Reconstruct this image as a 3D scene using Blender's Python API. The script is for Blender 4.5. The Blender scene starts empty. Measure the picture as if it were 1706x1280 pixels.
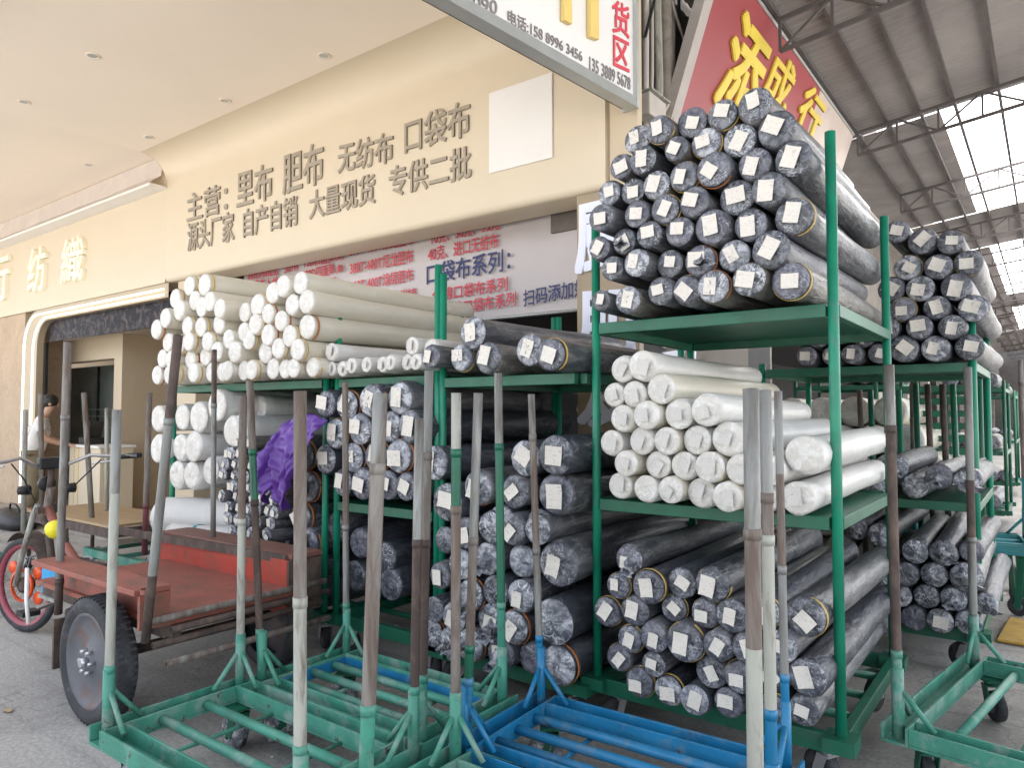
import bpy, math, random
from math import radians as R, sin, cos, pi
from mathutils import Vector as V, Matrix as M
random.seed(7)
C = bpy.context.scene.collection
sc = bpy.context.scene

# ---------------------------------------------------------------- camera, sky, sun, exposure
YAW, PITCH, F, EYE = R(36.8), math.atan(50/1200), 1200.0, 1.55
cd = bpy.data.cameras.new('camera'); cam = bpy.data.objects.new('camera', cd); C.objects.link(cam)
cam.location = (0, 0, EYE); cam.rotation_euler = (pi/2+PITCH, 0, YAW)
cd.sensor_width = 36; cd.lens = 36*F/1706; cd.clip_start = .05; cd.clip_end = 500
sc.camera = cam
SUN_EL, SUN_AZ = R(56), R(8)          # the sun stands behind the shop, high
w = bpy.data.worlds.new('World'); sc.world = w; w.use_nodes = True
nt = w.node_tree; bg = nt.nodes['Background']
sk = nt.nodes.new('ShaderNodeTexSky'); sk.sky_type = 'NISHITA'; sk.sun_disc = False
sk.sun_elevation = SUN_EL; sk.sun_rotation = SUN_AZ; sk.air_density = 1; sk.dust_density = 3.5
hs = nt.nodes.new('ShaderNodeHueSaturation'); hs.inputs['Saturation'].default_value = .35      # thin white haze over the sky
nt.links.new(sk.outputs[0], hs.inputs['Color']); nt.links.new(hs.outputs[0], bg.inputs[0]); bg.inputs[1].default_value = .15
sd = bpy.data.lights.new('sun', 'SUN'); sd.energy = 5; sd.angle = R(.6); sd.color = (1, .955, .89)
sun = bpy.data.objects.new('sun', sd); C.objects.link(sun)
sv = V((sin(SUN_AZ)*cos(SUN_EL), cos(SUN_AZ)*cos(SUN_EL), sin(SUN_EL)))
sun.rotation_euler = sv.to_track_quat('Z', 'Y').to_euler()
sc.view_settings.view_transform = 'Standard'; sc.view_settings.look = 'None'
sc.view_settings.exposure = 2.35; sc.view_settings.gamma = 1
sc.cycles.use_denoising = True
sc.cycles.max_bounces = 8; sc.cycles.diffuse_bounces = 6

# ---------------------------------------------------------------- photo pixel -> world point at a stated depth plane
CAM = V((0, 0, EYE)); ROT = cam.rotation_euler.to_matrix()
def ray(px, py): return ROT @ V(((px-853)/F, (640-py)/F, -1))
def on(px, py, p0, n):
    d = ray(px, py); n = V(n); return CAM + d*((V(p0)-CAM).dot(n)/d.dot(n))
def atY(px, py, Y): return on(px, py, (0, Y, 0), (0, 1, 0))
def atX(px, py, X): return on(px, py, (X, 0, 0), (1, 0, 0))
def atZ(px, py, z): return on(px, py, (0, 0, z), (0, 0, 1))
def depth(p): return -(ROT.transposed() @ (p-CAM)).z
def zat(py, X, Y):       # height of the vertical line through X, Y at picture row py
    lo, hi = -1.0, 8.0
    for _ in range(40):
        m = (lo+hi)/2; q = ROT.transposed() @ (V((X, Y, m))-CAM)
        y = 640+F*q.y/q.z
        if y > py: lo = m
        else: hi = m
    return m

# ---------------------------------------------------------------- materials
MATS = {}
def mat(name, c, rough=.6, metal=0, var=.12, scale=5, c2=None, thr=.55, soft=.08, s2=4, stretch=(1, 1, 1), bump=0, bs=30, coat=0, spec=.5,
        detail=5, r2=None, hue=0, trans=0, emit=0, rand=True, val=0, ridge=0, rs=20, rc=(.5, .5, .54), c3=None, t3=.68, s3=22):
    if name in MATS: return MATS[name]
    m = bpy.data.materials.new(name); MATS[name] = m; m.use_nodes = True
    t = m.node_tree; N = t.nodes; L = t.links; b = N['Principled BSDF']
    b.inputs['Roughness'].default_value = rough; b.inputs['Metallic'].default_value = metal
    b.inputs['Specular IOR Level'].default_value = spec
    if coat: b.inputs['Coat Weight'].default_value = coat; b.inputs['Coat Roughness'].default_value = .15
    tc = N.new('ShaderNodeTexCoord'); oi = N.new('ShaderNodeObjectInfo')
    mp = N.new('ShaderNodeMapping'); mp.inputs['Scale'].default_value = stretch
    L.new(tc.outputs['Object'], mp.inputs['Vector'])
    if rand:
        mu = N.new('ShaderNodeMath'); mu.operation = 'MULTIPLY'; mu.inputs[1].default_value = 57; L.new(oi.outputs['Random'], mu.inputs[0])
        L.new(mu.outputs[0], mp.inputs['Location'])
    def noise(s, d=detail, rg=.6, dist=0):
        n = N.new('ShaderNodeTexNoise'); n.inputs['Scale'].default_value = s; n.inputs['Detail'].default_value = d
        n.inputs['Roughness'].default_value = rg; n.inputs['Distortion'].default_value = dist
        L.new(mp.outputs[0], n.inputs['Vector']); return n
    def ramp(a, p0, p1):
        r = N.new('ShaderNodeMapRange'); r.inputs[1].default_value = p0; r.inputs[2].default_value = p1; L.new(a, r.inputs[0]); return r.outputs[0]
    def mix(f, a, bb, mode='MIX'):
        x = N.new('ShaderNodeMix'); x.data_type = 'RGBA'; x.blend_type = mode
        if hasattr(f, 'links'): L.new(f, x.inputs[0])
        else: x.inputs[0].default_value = f
        for q, i in ((a, 6), (bb, 7)):
            if hasattr(q, 'links'): L.new(q, x.inputs[i])
            else: x.inputs[i].default_value = (*q, 1)
        return x.outputs[2]
    col = None
    n1 = noise(scale)
    g = ramp(n1.outputs[0], .25, .75)
    lo = tuple(x*(1-var) for x in c); hi = tuple(min(1, x*(1+var)) for x in c)
    col = mix(g, lo, hi)
    if hue or val:
        h = N.new('ShaderNodeHueSaturation')
        if hue: L.new(ramp2(N, L, oi.outputs['Random'], .5-hue, .5+hue), h.inputs['Hue'])
        if val: L.new(ramp2(N, L, oi.outputs['Random'], 1-val, 1+val), h.inputs['Value'])
        L.new(col, h.inputs['Color']); col = h.outputs[0]
    if c2:
        n2 = noise(s2, 7, .68, .6); f = ramp(n2.outputs[0], thr-soft, thr+soft)
        col = mix(f, col, c2)
        if r2 is not None:
            rr = N.new('ShaderNodeMapRange'); rr.inputs[3].default_value = rough; rr.inputs[4].default_value = r2
            L.new(f, rr.inputs[0]); L.new(rr.outputs[0], b.inputs['Roughness'])
    if c3:          # chips and scuffs
        n4 = noise(s3, 9, .7, .3); col = mix(ramp(n4.outputs[0], t3-.02, t3+.02), col, c3)
    if ridge:       # thin bright lines where film folds: crease highlights painted into the colour
        n5 = noise(rs, 3, .55, 1.2); n6 = noise(rs*.35, 2, .5)
        sb = N.new('ShaderNodeMath'); sb.operation = 'SUBTRACT'; sb.inputs[1].default_value = .5; L.new(n5.outputs[0], sb.inputs[0])
        ab = N.new('ShaderNodeMath'); ab.operation = 'ABSOLUTE'; L.new(sb.outputs[0], ab.inputs[0])
        ml = N.new('ShaderNodeMath'); ml.operation = 'MULTIPLY'; L.new(ramp(ab.outputs[0], .034, .004), ml.inputs[0]); L.new(ramp(n6.outputs[0], .40, .62), ml.inputs[1])
        m2 = N.new('ShaderNodeMath'); m2.operation = 'MULTIPLY'; m2.inputs[1].default_value = ridge; L.new(ml.outputs[0], m2.inputs[0])
        col = mix(m2.outputs[0], col, rc)
    L.new(col, b.inputs['Base Color'])
    if bump:
        n3 = noise(bs, 4, .6, .4); bm = N.new('ShaderNodeBump'); bm.inputs['Strength'].default_value = bump; bm.inputs['Distance'].default_value = .02
        L.new(n3.outputs[0], bm.inputs['Height']); L.new(bm.outputs[0], b.inputs['Normal'])
    if trans:
        tr = N.new('ShaderNodeBsdfTranslucent'); L.new(col, tr.inputs[0]); ms = N.new('ShaderNodeMixShader'); ms.inputs[0].default_value = trans
        L.new(b.outputs[0], ms.inputs[1]); L.new(tr.outputs[0], ms.inputs[2]); L.new(ms.outputs[0], N['Material Output'].inputs[0])
    if emit:
        b.inputs['Emission Color'].default_value = (*c, 1); b.inputs['Emission Strength'].default_value = emit
    return m
def ramp2(N, L, a, lo, hi):
    r = N.new('ShaderNodeMapRange'); r.inputs[3].default_value = lo; r.inputs[4].default_value = hi; L.new(a, r.inputs[0]); return r.outputs[0]

green = mat('green_paint', (.006, .20, .115), .38, 0, .25, 5, (.05, .17, .13), .62, .06, 9, bump=.08, bs=60, c3=(.03, .09, .065), t3=.70)
greenw = mat('worn_green_paint', (.05, .235, .17), .5, 0, .25, 7, (.20, .30, .26), .56, .07, 6, bump=.15, bs=40, r2=.7, c3=(.085, .062, .05), t3=.635, s3=16)
greend = mat('dark_green_paint', (.008, .11, .062), .42, 0, .25, 6, (.03, .10, .07), .6, .06, 8, bump=.08, bs=50, c3=(.05, .05, .04), t3=.68)
blue = mat('blue_paint', (.010, .165, .34), .42, 0, .25, 6, (.09, .2, .3), .60, .07, 9, bump=.1, bs=50, c3=(.06, .055, .055), t3=.65, s3=18)
grey = mat('galvanised_pipe', (.23, .235, .225), .55, .25, .3, 9, (.115, .095, .08), .57, .1, 16, (1, 1, .16), bump=.15, bs=60)
lgrey = mat('pale_painted_pipe', (.34, .345, .305), .6, .1, .25, 9, (.16, .13, .105), .59, .08, 16, (1, 1, .2), bump=.15, bs=60)
rust = mat('rusted_pipe', (.125, .092, .075), .75, .1, .35, 9, (.235, .22, .20), .53, .12, 16, (1, 1, .16), bump=.3, bs=70)
drust = mat('dark_rust', (.07, .05, .043), .75, .1, .3, 8, (.135, .095, .075), .56, .1, 12, (1, 1, .5), bump=.3, bs=70)
redp = mat('worn_red_paint', (.40, .045, .025), .55, 0, .2, 4, (.22, .06, .04), .6, .1, 5, bump=.12, bs=30, c3=(.09, .05, .04), t3=.64, s3=12)
redb = mat('red_brown_board', (.28, .085, .06), .6, 0, .2, 4, (.17, .075, .055), .56, .1, 6, bump=.12, bs=30, c3=(.10, .075, .062), t3=.61, s3=10)
tyre = mat('tyre_rubber', (.028, .03, .034), .75, 0, .3, 8, (.09, .09, .095), .62, .1, 9, bump=.2, bs=60)
steel = mat('bright_steel', (.55, .56, .58), .35, .8, .1)
hubg = mat('dull_wheel_steel', (.115, .12, .135), .6, .2, .25, 4, (.15, .07, .04), .60, .08, 6)
blackp = mat('black_plastic', (.012, .012, .014), .5)
cream = mat('cream_panel', (.67, .575, .435), .5, 0, .03, .8, rand=False, bump=.02, bs=2)
soffm = mat('soffit_paint', (.89, .79, .68), .6, 0, .04, .6, rand=False)
creamd = mat('beige_wall_panel', (.56, .46, .33), .5, 0, .05, 1)
bronze = mat('bronze_letter', (.36, .31, .245), .55, 0, .1, 20)
ivory = mat('ivory_letter', (.88, .84, .68), .4, 0, .03, emit=.015)
whitep = mat('white_board', (.82, .80, .78), .45, 0, .03, 2)
banm = mat('banner_cloth', (.55, .50, .50), .5, 0, .07, 1.2, bump=.15, bs=3)
redink = mat('red_ink', (.62, .06, .09), .6, 0, .08)
navy = mat('navy_ink', (.035, .045, .15), .6, 0, .08)
greyink = mat('grey_ink', (.22, .20, .21), .6)
blackink = mat('black_ink', (.02, .02, .025), .6)
gold = mat('gold_letter', (.74, .55, .18), .45, 0, .06)
yellowl = mat('yellow_letter', (.72, .56, .07), .5, 0, .08, 4)
signred = mat('sign_red', (.32, .05, .06), .5, 0, .1, .8)
wsign = mat('white_sign_face', (.74, .73, .72), .5, 0, .05, 1)
alum = mat('aluminium_trim', (.5, .52, .51), .4, .5, .08)
conc = mat('old_concrete_wall', (.33, .30, .26), .85, 0, .2, 2, (.17, .15, .13), .58, .12, 3, bump=.2, bs=12)
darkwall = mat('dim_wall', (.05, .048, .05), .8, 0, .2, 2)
pvc = mat('pvc_pipe', (.50, .46, .42), .5, 0, .15, 3)
cable = mat('black_cable', (.02, .02, .022), .5)
glassd = mat('dark_glass', (.014, .013, .022), .4, 0, .2, 2, (.085, .066, .066), .54, .05, 9, spec=.08)  # pinkish blotches paint in dim reflections of roll piles
glassl = mat('teal_glass', (.22, .26, .245), .2, 0, .35, 1.2, (.33, .33, .30), .55, .1, 1.5, spec=.4)  # lighter grey-beige patches paint reflections and the lit interior into the glass
led = mat('led_strip', (1, .93, .78), .4, emit=.4)
wood = mat('plywood', (.36, .25, .14), .6, 0, .15, 3, stretch=(1, 6, 1))
purple = mat('purple_satin', (.10, .032, .25), .38, 0, .2, 5, bump=.35, bs=9)
lilac = mat('white_glyph', (.78, .80, .92), .5, 0, .03)
roofm = mat('roof_sheet', (.30, .275, .27), .7, 0, .2, .5, (.20, .18, .18), .55, .15, .9, rand=False)
trussm = mat('truss_steel', (.10, .09, .09), .7, 0, .2, 5)
skyl = mat('clear_roof_sheet', (.9, .9, .92), .3, trans=.85, rand=False)
tan = mat('kraft_card', (.42, .29, .16), .8, 0, .1)
skin = mat('skin', (.50, .30, .21), .55); hair = mat('black_hair', (.015, .012, .012), .5)
shirt = mat('white_shirt', (.72, .70, .68), .8, bump=.2, bs=12); trous = mat('khaki_trousers', (.20, .16, .10), .8)
yellow = mat('yellow_plastic', (.75, .65, .02), .4); orange = mat('orange_reflector', (.75, .09, .02), .3)
bluebox = mat('blue_case', (.01, .30, .62), .4)
teal = mat('teal_tape', (.03, .36, .42), .4)
mcloth = mat('yellow_mat', (.45, .28, .06), .9, 0, .3, 10)
# film-wrapped cloth: milky film over dark or white cloth, highlights painted as pale streaks
blk = [mat('charcoal_cloth_under_film', (.060, .063, .074), .46, 0, .3, 4, (.21, .21, .215), .58, .12, 6, (1.6, .4, 1.6), bump=.7, bs=14, coat=.12, hue=.03, val=.25, ridge=.5, rs=9, rc=(.28, .285, .30)),
       mat('taupe_cloth_under_film', (.095, .088, .080), .46, 0, .3, 4, (.25, .24, .23), .58, .12, 6, (1.6, .4, 1.6), bump=.7, bs=14, coat=.12, val=.25, ridge=.5, rs=9, rc=(.31, .30, .29)),
       mat('navy_cloth_under_film', (.040, .045, .058), .5, 0, .3, 4, (.12, .125, .14), .62, .10, 6, (1.6, .4, 1.6), bump=.6, bs=12, coat=.08, val=.2, ridge=.5, rs=9, rc=(.25, .255, .28))]
capd = mat('crumpled_clear_film', (.060, .065, .085), .3, 0, .35, 14, (.22, .225, .255), .56, .10, 22, (1, 1, 1), bump=.9, bs=34, coat=.4, hue=.03, val=.3, ridge=.75, rs=24, rc=(.48, .49, .54))
capk = mat('milky_gathered_film', (.10, .11, .135), .3, 0, .35, 14, (.45, .46, .50), .54, .08, 20, (1, 1, 1), bump=.9, bs=24, coat=.3, val=.3, ridge=.9, rs=18, rc=(.68, .69, .73))
wht = [mat('cream_cloth_under_film', (.60, .56, .465), .45, 0, .08, 5, (.66, .645, .60), .6, .1, 5, (1.4, .5, 1.4), bump=.3, bs=9, coat=.15),
       mat('white_cloth_under_film', (.60, .59, .57), .45, 0, .06, 5, (.66, .66, .65), .6, .1, 6, (1, .6, 1), bump=.35, bs=10, coat=.15)]
capw = mat('white_roll_end', (.56, .535, .49), .42, 0, .08, 14, (.68, .67, .65), .54, .06, 26, bump=.4, bs=30, coat=.15)
tagm = mat('printed_paper', (.66, .62, .56), .7, 0, .05, 20, (.40, .36, .35), .60, .03, 75, (1, 1, 3), rand=True)
tagw = mat('faint_printed_paper', (.56, .54, .51), .6, 0, .05, 20, (.38, .38, .38), .60, .03, 80, (1, 1, 2.4))
bandy = mat('yellow_band', (.52, .36, .10), .5, 0, .25, 10); bando = mat('orange_band', (.42, .15, .05), .5, 0, .2, 10)
bandw = mat('straw_band', (.60, .42, .16), .5, 0, .2, 10)

# ---------------------------------------------------------------- mesh building
class MB:
    def __init__(s): s.v = []; s.f = []; s.mi = []; s.sm = []
    def add(s, vs, fs, mi=0, sm=False):
        o = len(s.v); s.v += [V(p) for p in vs]
        for f in fs: s.f.append([i+o for i in f]); s.mi.append(mi); s.sm.append(sm)
        return s
    def box(s, a, b, mi=0, bev=0):
        (x0, y0, z0), (x1, y1, z1) = a, b
        vs = [(x0,y0,z0),(x1,y0,z0),(x1,y1,z0),(x0,y1,z0),(x0,y0,z1),(x1,y0,z1),(x1,y1,z1),(x0,y1,z1)]
        return s.add(vs, [(0,3,2,1),(4,5,6,7),(0,1,5,4),(1,2,6,5),(2,3,7,6),(3,0,4,7)], mi)
    def bar(s, a, b, wd, ht, mi=0, up=(0,0,1)):      # square bar between two points
        a, b = V(a), V(b); d = (b-a).normalized(); x = d.cross(V(up))
        if x.length < 1e-4: x = d.cross(V((1,0,0)))
        x.normalize(); y = x.cross(d)
        q = []
        for p in (a, b):
            for i, j in ((-1,-1),(1,-1),(1,1),(-1,1)): q.append(p + x*wd/2*i + y*ht/2*j)
        return s.add(q, [(3,2,1,0),(4,5,6,7),(0,1,5,4),(1,2,6,5),(2,3,7,6),(3,0,4,7)], mi)
    def tube(s, pts, r, seg=10, mi=0, cap=True, mis=None):
        pts = [V(p) for p in pts]; rs = r if isinstance(r, (list, tuple)) else [r]*len(pts)
        o = len(s.v); ref = None
        for i, p in enumerate(pts):
            d = (pts[min(i+1, len(pts)-1)]-pts[max(i-1, 0)]).normalized()
            if ref is None: ref = d.orthogonal().normalized()
            x = (ref - d*ref.dot(d)); x = x.normalized() if x.length > 1e-5 else d.orthogonal().normalized(); ref = x; y = d.cross(x)
            for k in range(seg):
                a = 2*pi*k/seg; s.v.append(p + (x*cos(a)+y*sin(a))*rs[i])
        for i in range(len(pts)-1):
            for k in range(seg):
                k2 = (k+1) % seg
                s.f.append([o+i*seg+k, o+i*seg+k2, o+(i+1)*seg+k2, o+(i+1)*seg+k]); s.mi.append(mis[i] if mis else mi); s.sm.append(True)
        if cap:
            s.f.append([o+k for k in reversed(range(seg))]); s.mi.append(mis[0] if mis else mi); s.sm.append(False)
            e = o+(len(pts)-1)*seg; s.f.append([e+k for k in range(seg)]); s.mi.append(mis[-1] if mis else mi); s.sm.append(False)
        return s
    def lathe(s, prof, c, axis='Y', seg=24, mi=0, sm=True):    # prof: (along, radius)
        c = V(c); o = len(s.v)
        for t, r in prof:
            for k in range(seg):
                a = 2*pi*k/seg
                s.v.append(c + (V((r*cos(a), t, r*sin(a))) if axis == 'Y' else V((t, r*cos(a), r*sin(a))) if axis == 'X' else V((r*cos(a), r*sin(a), t))))
        for i in range(len(prof)-1):
            for k in range(seg):
                k2 = (k+1) % seg
                q = [o+i*seg+k, o+i*seg+k2, o+(i+1)*seg+k2, o+(i+1)*seg+k]
                s.f.append(q if axis == 'Y' else q[::-1]); s.mi.append(mi); s.sm.append(sm)
        return s
    def quad(s, p, mi=0): return s.add(p, [tuple(range(len(p)))], mi)
    def build(s, name, mats, parent=None, org=None, bevel=0):
        me = bpy.data.meshes.new(name)
        vs = s.v if org is None else [p-V(org) for p in s.v]
        me.from_pydata([tuple(p) for p in vs], [], s.f)
        for m in (mats if isinstance(mats, (list, tuple)) else [mats]): me.materials.append(m)
        me.polygons.foreach_set('material_index', s.mi); me.polygons.foreach_set('use_smooth', s.sm); me.update()
        o = bpy.data.objects.new(name, me); C.objects.link(o)
        if parent: o.parent = parent
        elif org is not None: o.location = org
        if bevel:
            b = o.modifiers.new('bevel', 'BEVEL'); b.width = bevel; b.segments = 2; b.limit_method = 'ANGLE'
        return o
def tag(o, label=None, cat=None, group=None, kind=None):
    for k, x in (('label', label), ('category', cat), ('group', group), ('kind', kind)):
        if x: o[k] = x
    return o
def thing(name, loc, label, cat, group=None, rz=0):
    o = bpy.data.objects.new(name, None); C.objects.link(o); o.location = loc; o.rotation_euler = (0, 0, rz); o.empty_display_size = .1
    return tag(o, label, cat, group)
def link_copy(o, parent):
    c = o.copy(); C.objects.link(c); c.parent = parent
    for ch in o.children: link_copy(ch, c)
    return c
def glyphs(body, bold=.012, depth=.02, shear=0):
    cu = bpy.data.curves.new('lettering', 'FONT'); cu.body = body; cu.size = 1; cu.offset = bold; cu.extrude = depth; cu.shear = shear
    cu.resolution_u = 3; ob = bpy.data.objects.new('lettering', cu); C.objects.link(ob); bpy.context.view_layer.update()
    me = bpy.data.meshes.new_from_object(ob.evaluated_get(bpy.context.evaluated_depsgraph_get()))
    bpy.data.objects.remove(ob); me.materials.clear(); return me
def lettering(body, p0, p1, up, m, parent, thick=.012, bold=.012, shear=0, name='lettering', org=None):
    """letters from world point p0 (bottom, start) to p1 (bottom, end); up = vector of the letter height.
    Heavier strokes come from slightly shifted copies of the outline, each a hair less deep."""
    me = glyphs(body, 0, .5, shear); co = [v.co for v in me.vertices]
    x0, x1 = min(c.x for c in co), max(c.x for c in co); y0, y1 = min(c.y for c in co), max(c.y for c in co)
    p0, p1, up = V(p0), V(p1), V(up); r = p1-p0; n = r.cross(up).normalized(); mb = MB(); o_ = V(org or (0, 0, 0))
    fs = [tuple(p.vertices) for p in me.polygons]; e = bold
    for k, (dx, dy) in enumerate(((0, 0), (e, e), (-e, e), (e, -e), (-e, -e), (e, 0), (-e, 0), (0, e), (0, -e)) if bold > 0 else ((0, 0),)):
        mb.add([p0 + r*((c.x+dx-x0)/(x1-x0)) + up*((c.y+dy-y0)/(y1-y0)) + n*((c.z+.5)*thick*(1-.035*k)) - o_ for c in co], fs)
    bpy.data.meshes.remove(me); return mb.build(name, m, parent)
def line_on(plane, pxy0, pxy1, hpx):     # start/end of a text line and its height vector, from picture rows, on a real plane
    p0n, n = plane
    a, b, t = on(*pxy0, p0n, n), on(*pxy1, p0n, n), on(pxy0[0], pxy0[1]-hpx, p0n, n)
    return a, b, t-a
ORD = 'first second third fourth fifth sixth seventh eighth ninth tenth eleventh twelfth thirteenth fourteenth fifteenth'.split()

# ================================================================ SETTING
def ground():
    mb = MB(); s = 120
    mb.quad([(-s,-s,0),(s,-s,0),(s,s,0),(-s,s,0)])
    m = mat('concrete_ground', (.38, .365, .34), .85, 0, .16, .9, (.25, .24, .23), .62, .12, 1.6, bump=.25, bs=60, rand=False, detail=9)
    t = m.node_tree; N = t.nodes; L = t.links; b = N['Principled BSDF']
    src = b.inputs['Base Color'].links[0].from_socket
    tc = N.new('ShaderNodeTexCoord'); v = N.new('ShaderNodeTexNoise'); v.inputs['Scale'].default_value = 45; v.inputs['Detail'].default_value = 8
    L.new(tc.outputs['Object'], v.inputs['Vector'])
    mr = N.new('ShaderNodeMapRange'); mr.inputs[1].default_value = .3; mr.inputs[2].default_value = .7; mr.inputs[3].default_value = .78; mr.inputs[4].default_value = 1.15
    L.new(v.outputs[0], mr.inputs[0])
    vo = N.new('ShaderNodeTexVoronoi'); vo.feature = 'DISTANCE_TO_EDGE'; vo.inputs['Scale'].default_value = .55
    nz = N.new('ShaderNodeTexNoise'); nz.inputs['Scale'].default_value = 2.5; L.new(tc.outputs['Object'], nz.inputs['Vector'])
    ad = N.new('ShaderNodeVectorMath'); ad.operation = 'ADD'; L.new(tc.outputs['Object'], ad.inputs[0]); L.new(nz.outputs[1], ad.inputs[1]); L.new(ad.outputs[0], vo.inputs['Vector'])
    cr = N.new('ShaderNodeMapRange'); cr.inputs[1].default_value = 0; cr.inputs[2].default_value = .008; cr.inputs[3].default_value = .72; L.new(vo.outputs[0], cr.inputs[0])
    mm = N.new('ShaderNodeMath'); mm.operation = 'MULTIPLY'; L.new(mr.outputs[0], mm.inputs[0]); L.new(cr.outputs[0], mm.inputs[1])
    mx = N.new('ShaderNodeMix'); mx.data_type = 'RGBA'; mx.blend_type = 'MULTIPLY'; mx.inputs[0].default_value = 1
    L.new(src, mx.inputs[6]); L.new(mm.outputs[0], mx.inputs[7]); L.new(mx.outputs[2], b.inputs['Base Color'])
    bc = b.inputs['Base Color'].links[0].from_socket
    st = N.new('ShaderNodeTexNoise'); st.inputs['Scale'].default_value = .75; st.inputs['Detail'].default_value = 6; st.inputs['Roughness'].default_value = .7; L.new(tc.outputs['Object'], st.inputs['Vector'])
    s1 = N.new('ShaderNodeMapRange'); s1.inputs[1].default_value = .52; s1.inputs[2].default_value = .72; s1.inputs[3].default_value = 1; s1.inputs[4].default_value = .5; L.new(st.outputs[0], s1.inputs[0])
    wv = N.new('ShaderNodeTexNoise'); wv.inputs['Scale'].default_value = 1; wv.inputs['Detail'].default_value = 7; mpp = N.new('ShaderNodeMapping'); mpp.inputs['Scale'].default_value = (.35, 6, 1); mpp.inputs['Rotation'].default_value = (0, 0, .12)
    L.new(tc.outputs['Object'], mpp.inputs['Vector']); L.new(mpp.outputs[0], wv.inputs['Vector'])
    s2_ = N.new('ShaderNodeMapRange'); s2_.inputs[1].default_value = .55; s2_.inputs[2].default_value = .68; s2_.inputs[3].default_value = 1; s2_.inputs[4].default_value = .74; L.new(wv.outputs[0], s2_.inputs[0])
    sm = N.new('ShaderNodeMath'); sm.operation = 'MULTIPLY'; L.new(s1.outputs[0], sm.inputs[0]); L.new(s2_.outputs[0], sm.inputs[1])
    my = N.new('ShaderNodeMix'); my.data_type = 'RGBA'; my.blend_type = 'MULTIPLY'; my.inputs[0].default_value = 1; L.new(bc, my.inputs[6]); L.new(sm.outputs[0], my.inputs[7]); L.new(my.outputs[2], b.inputs['Base Color'])
    o = mb.build('ground', m); tag(o, kind='structure')
ground()

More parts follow.
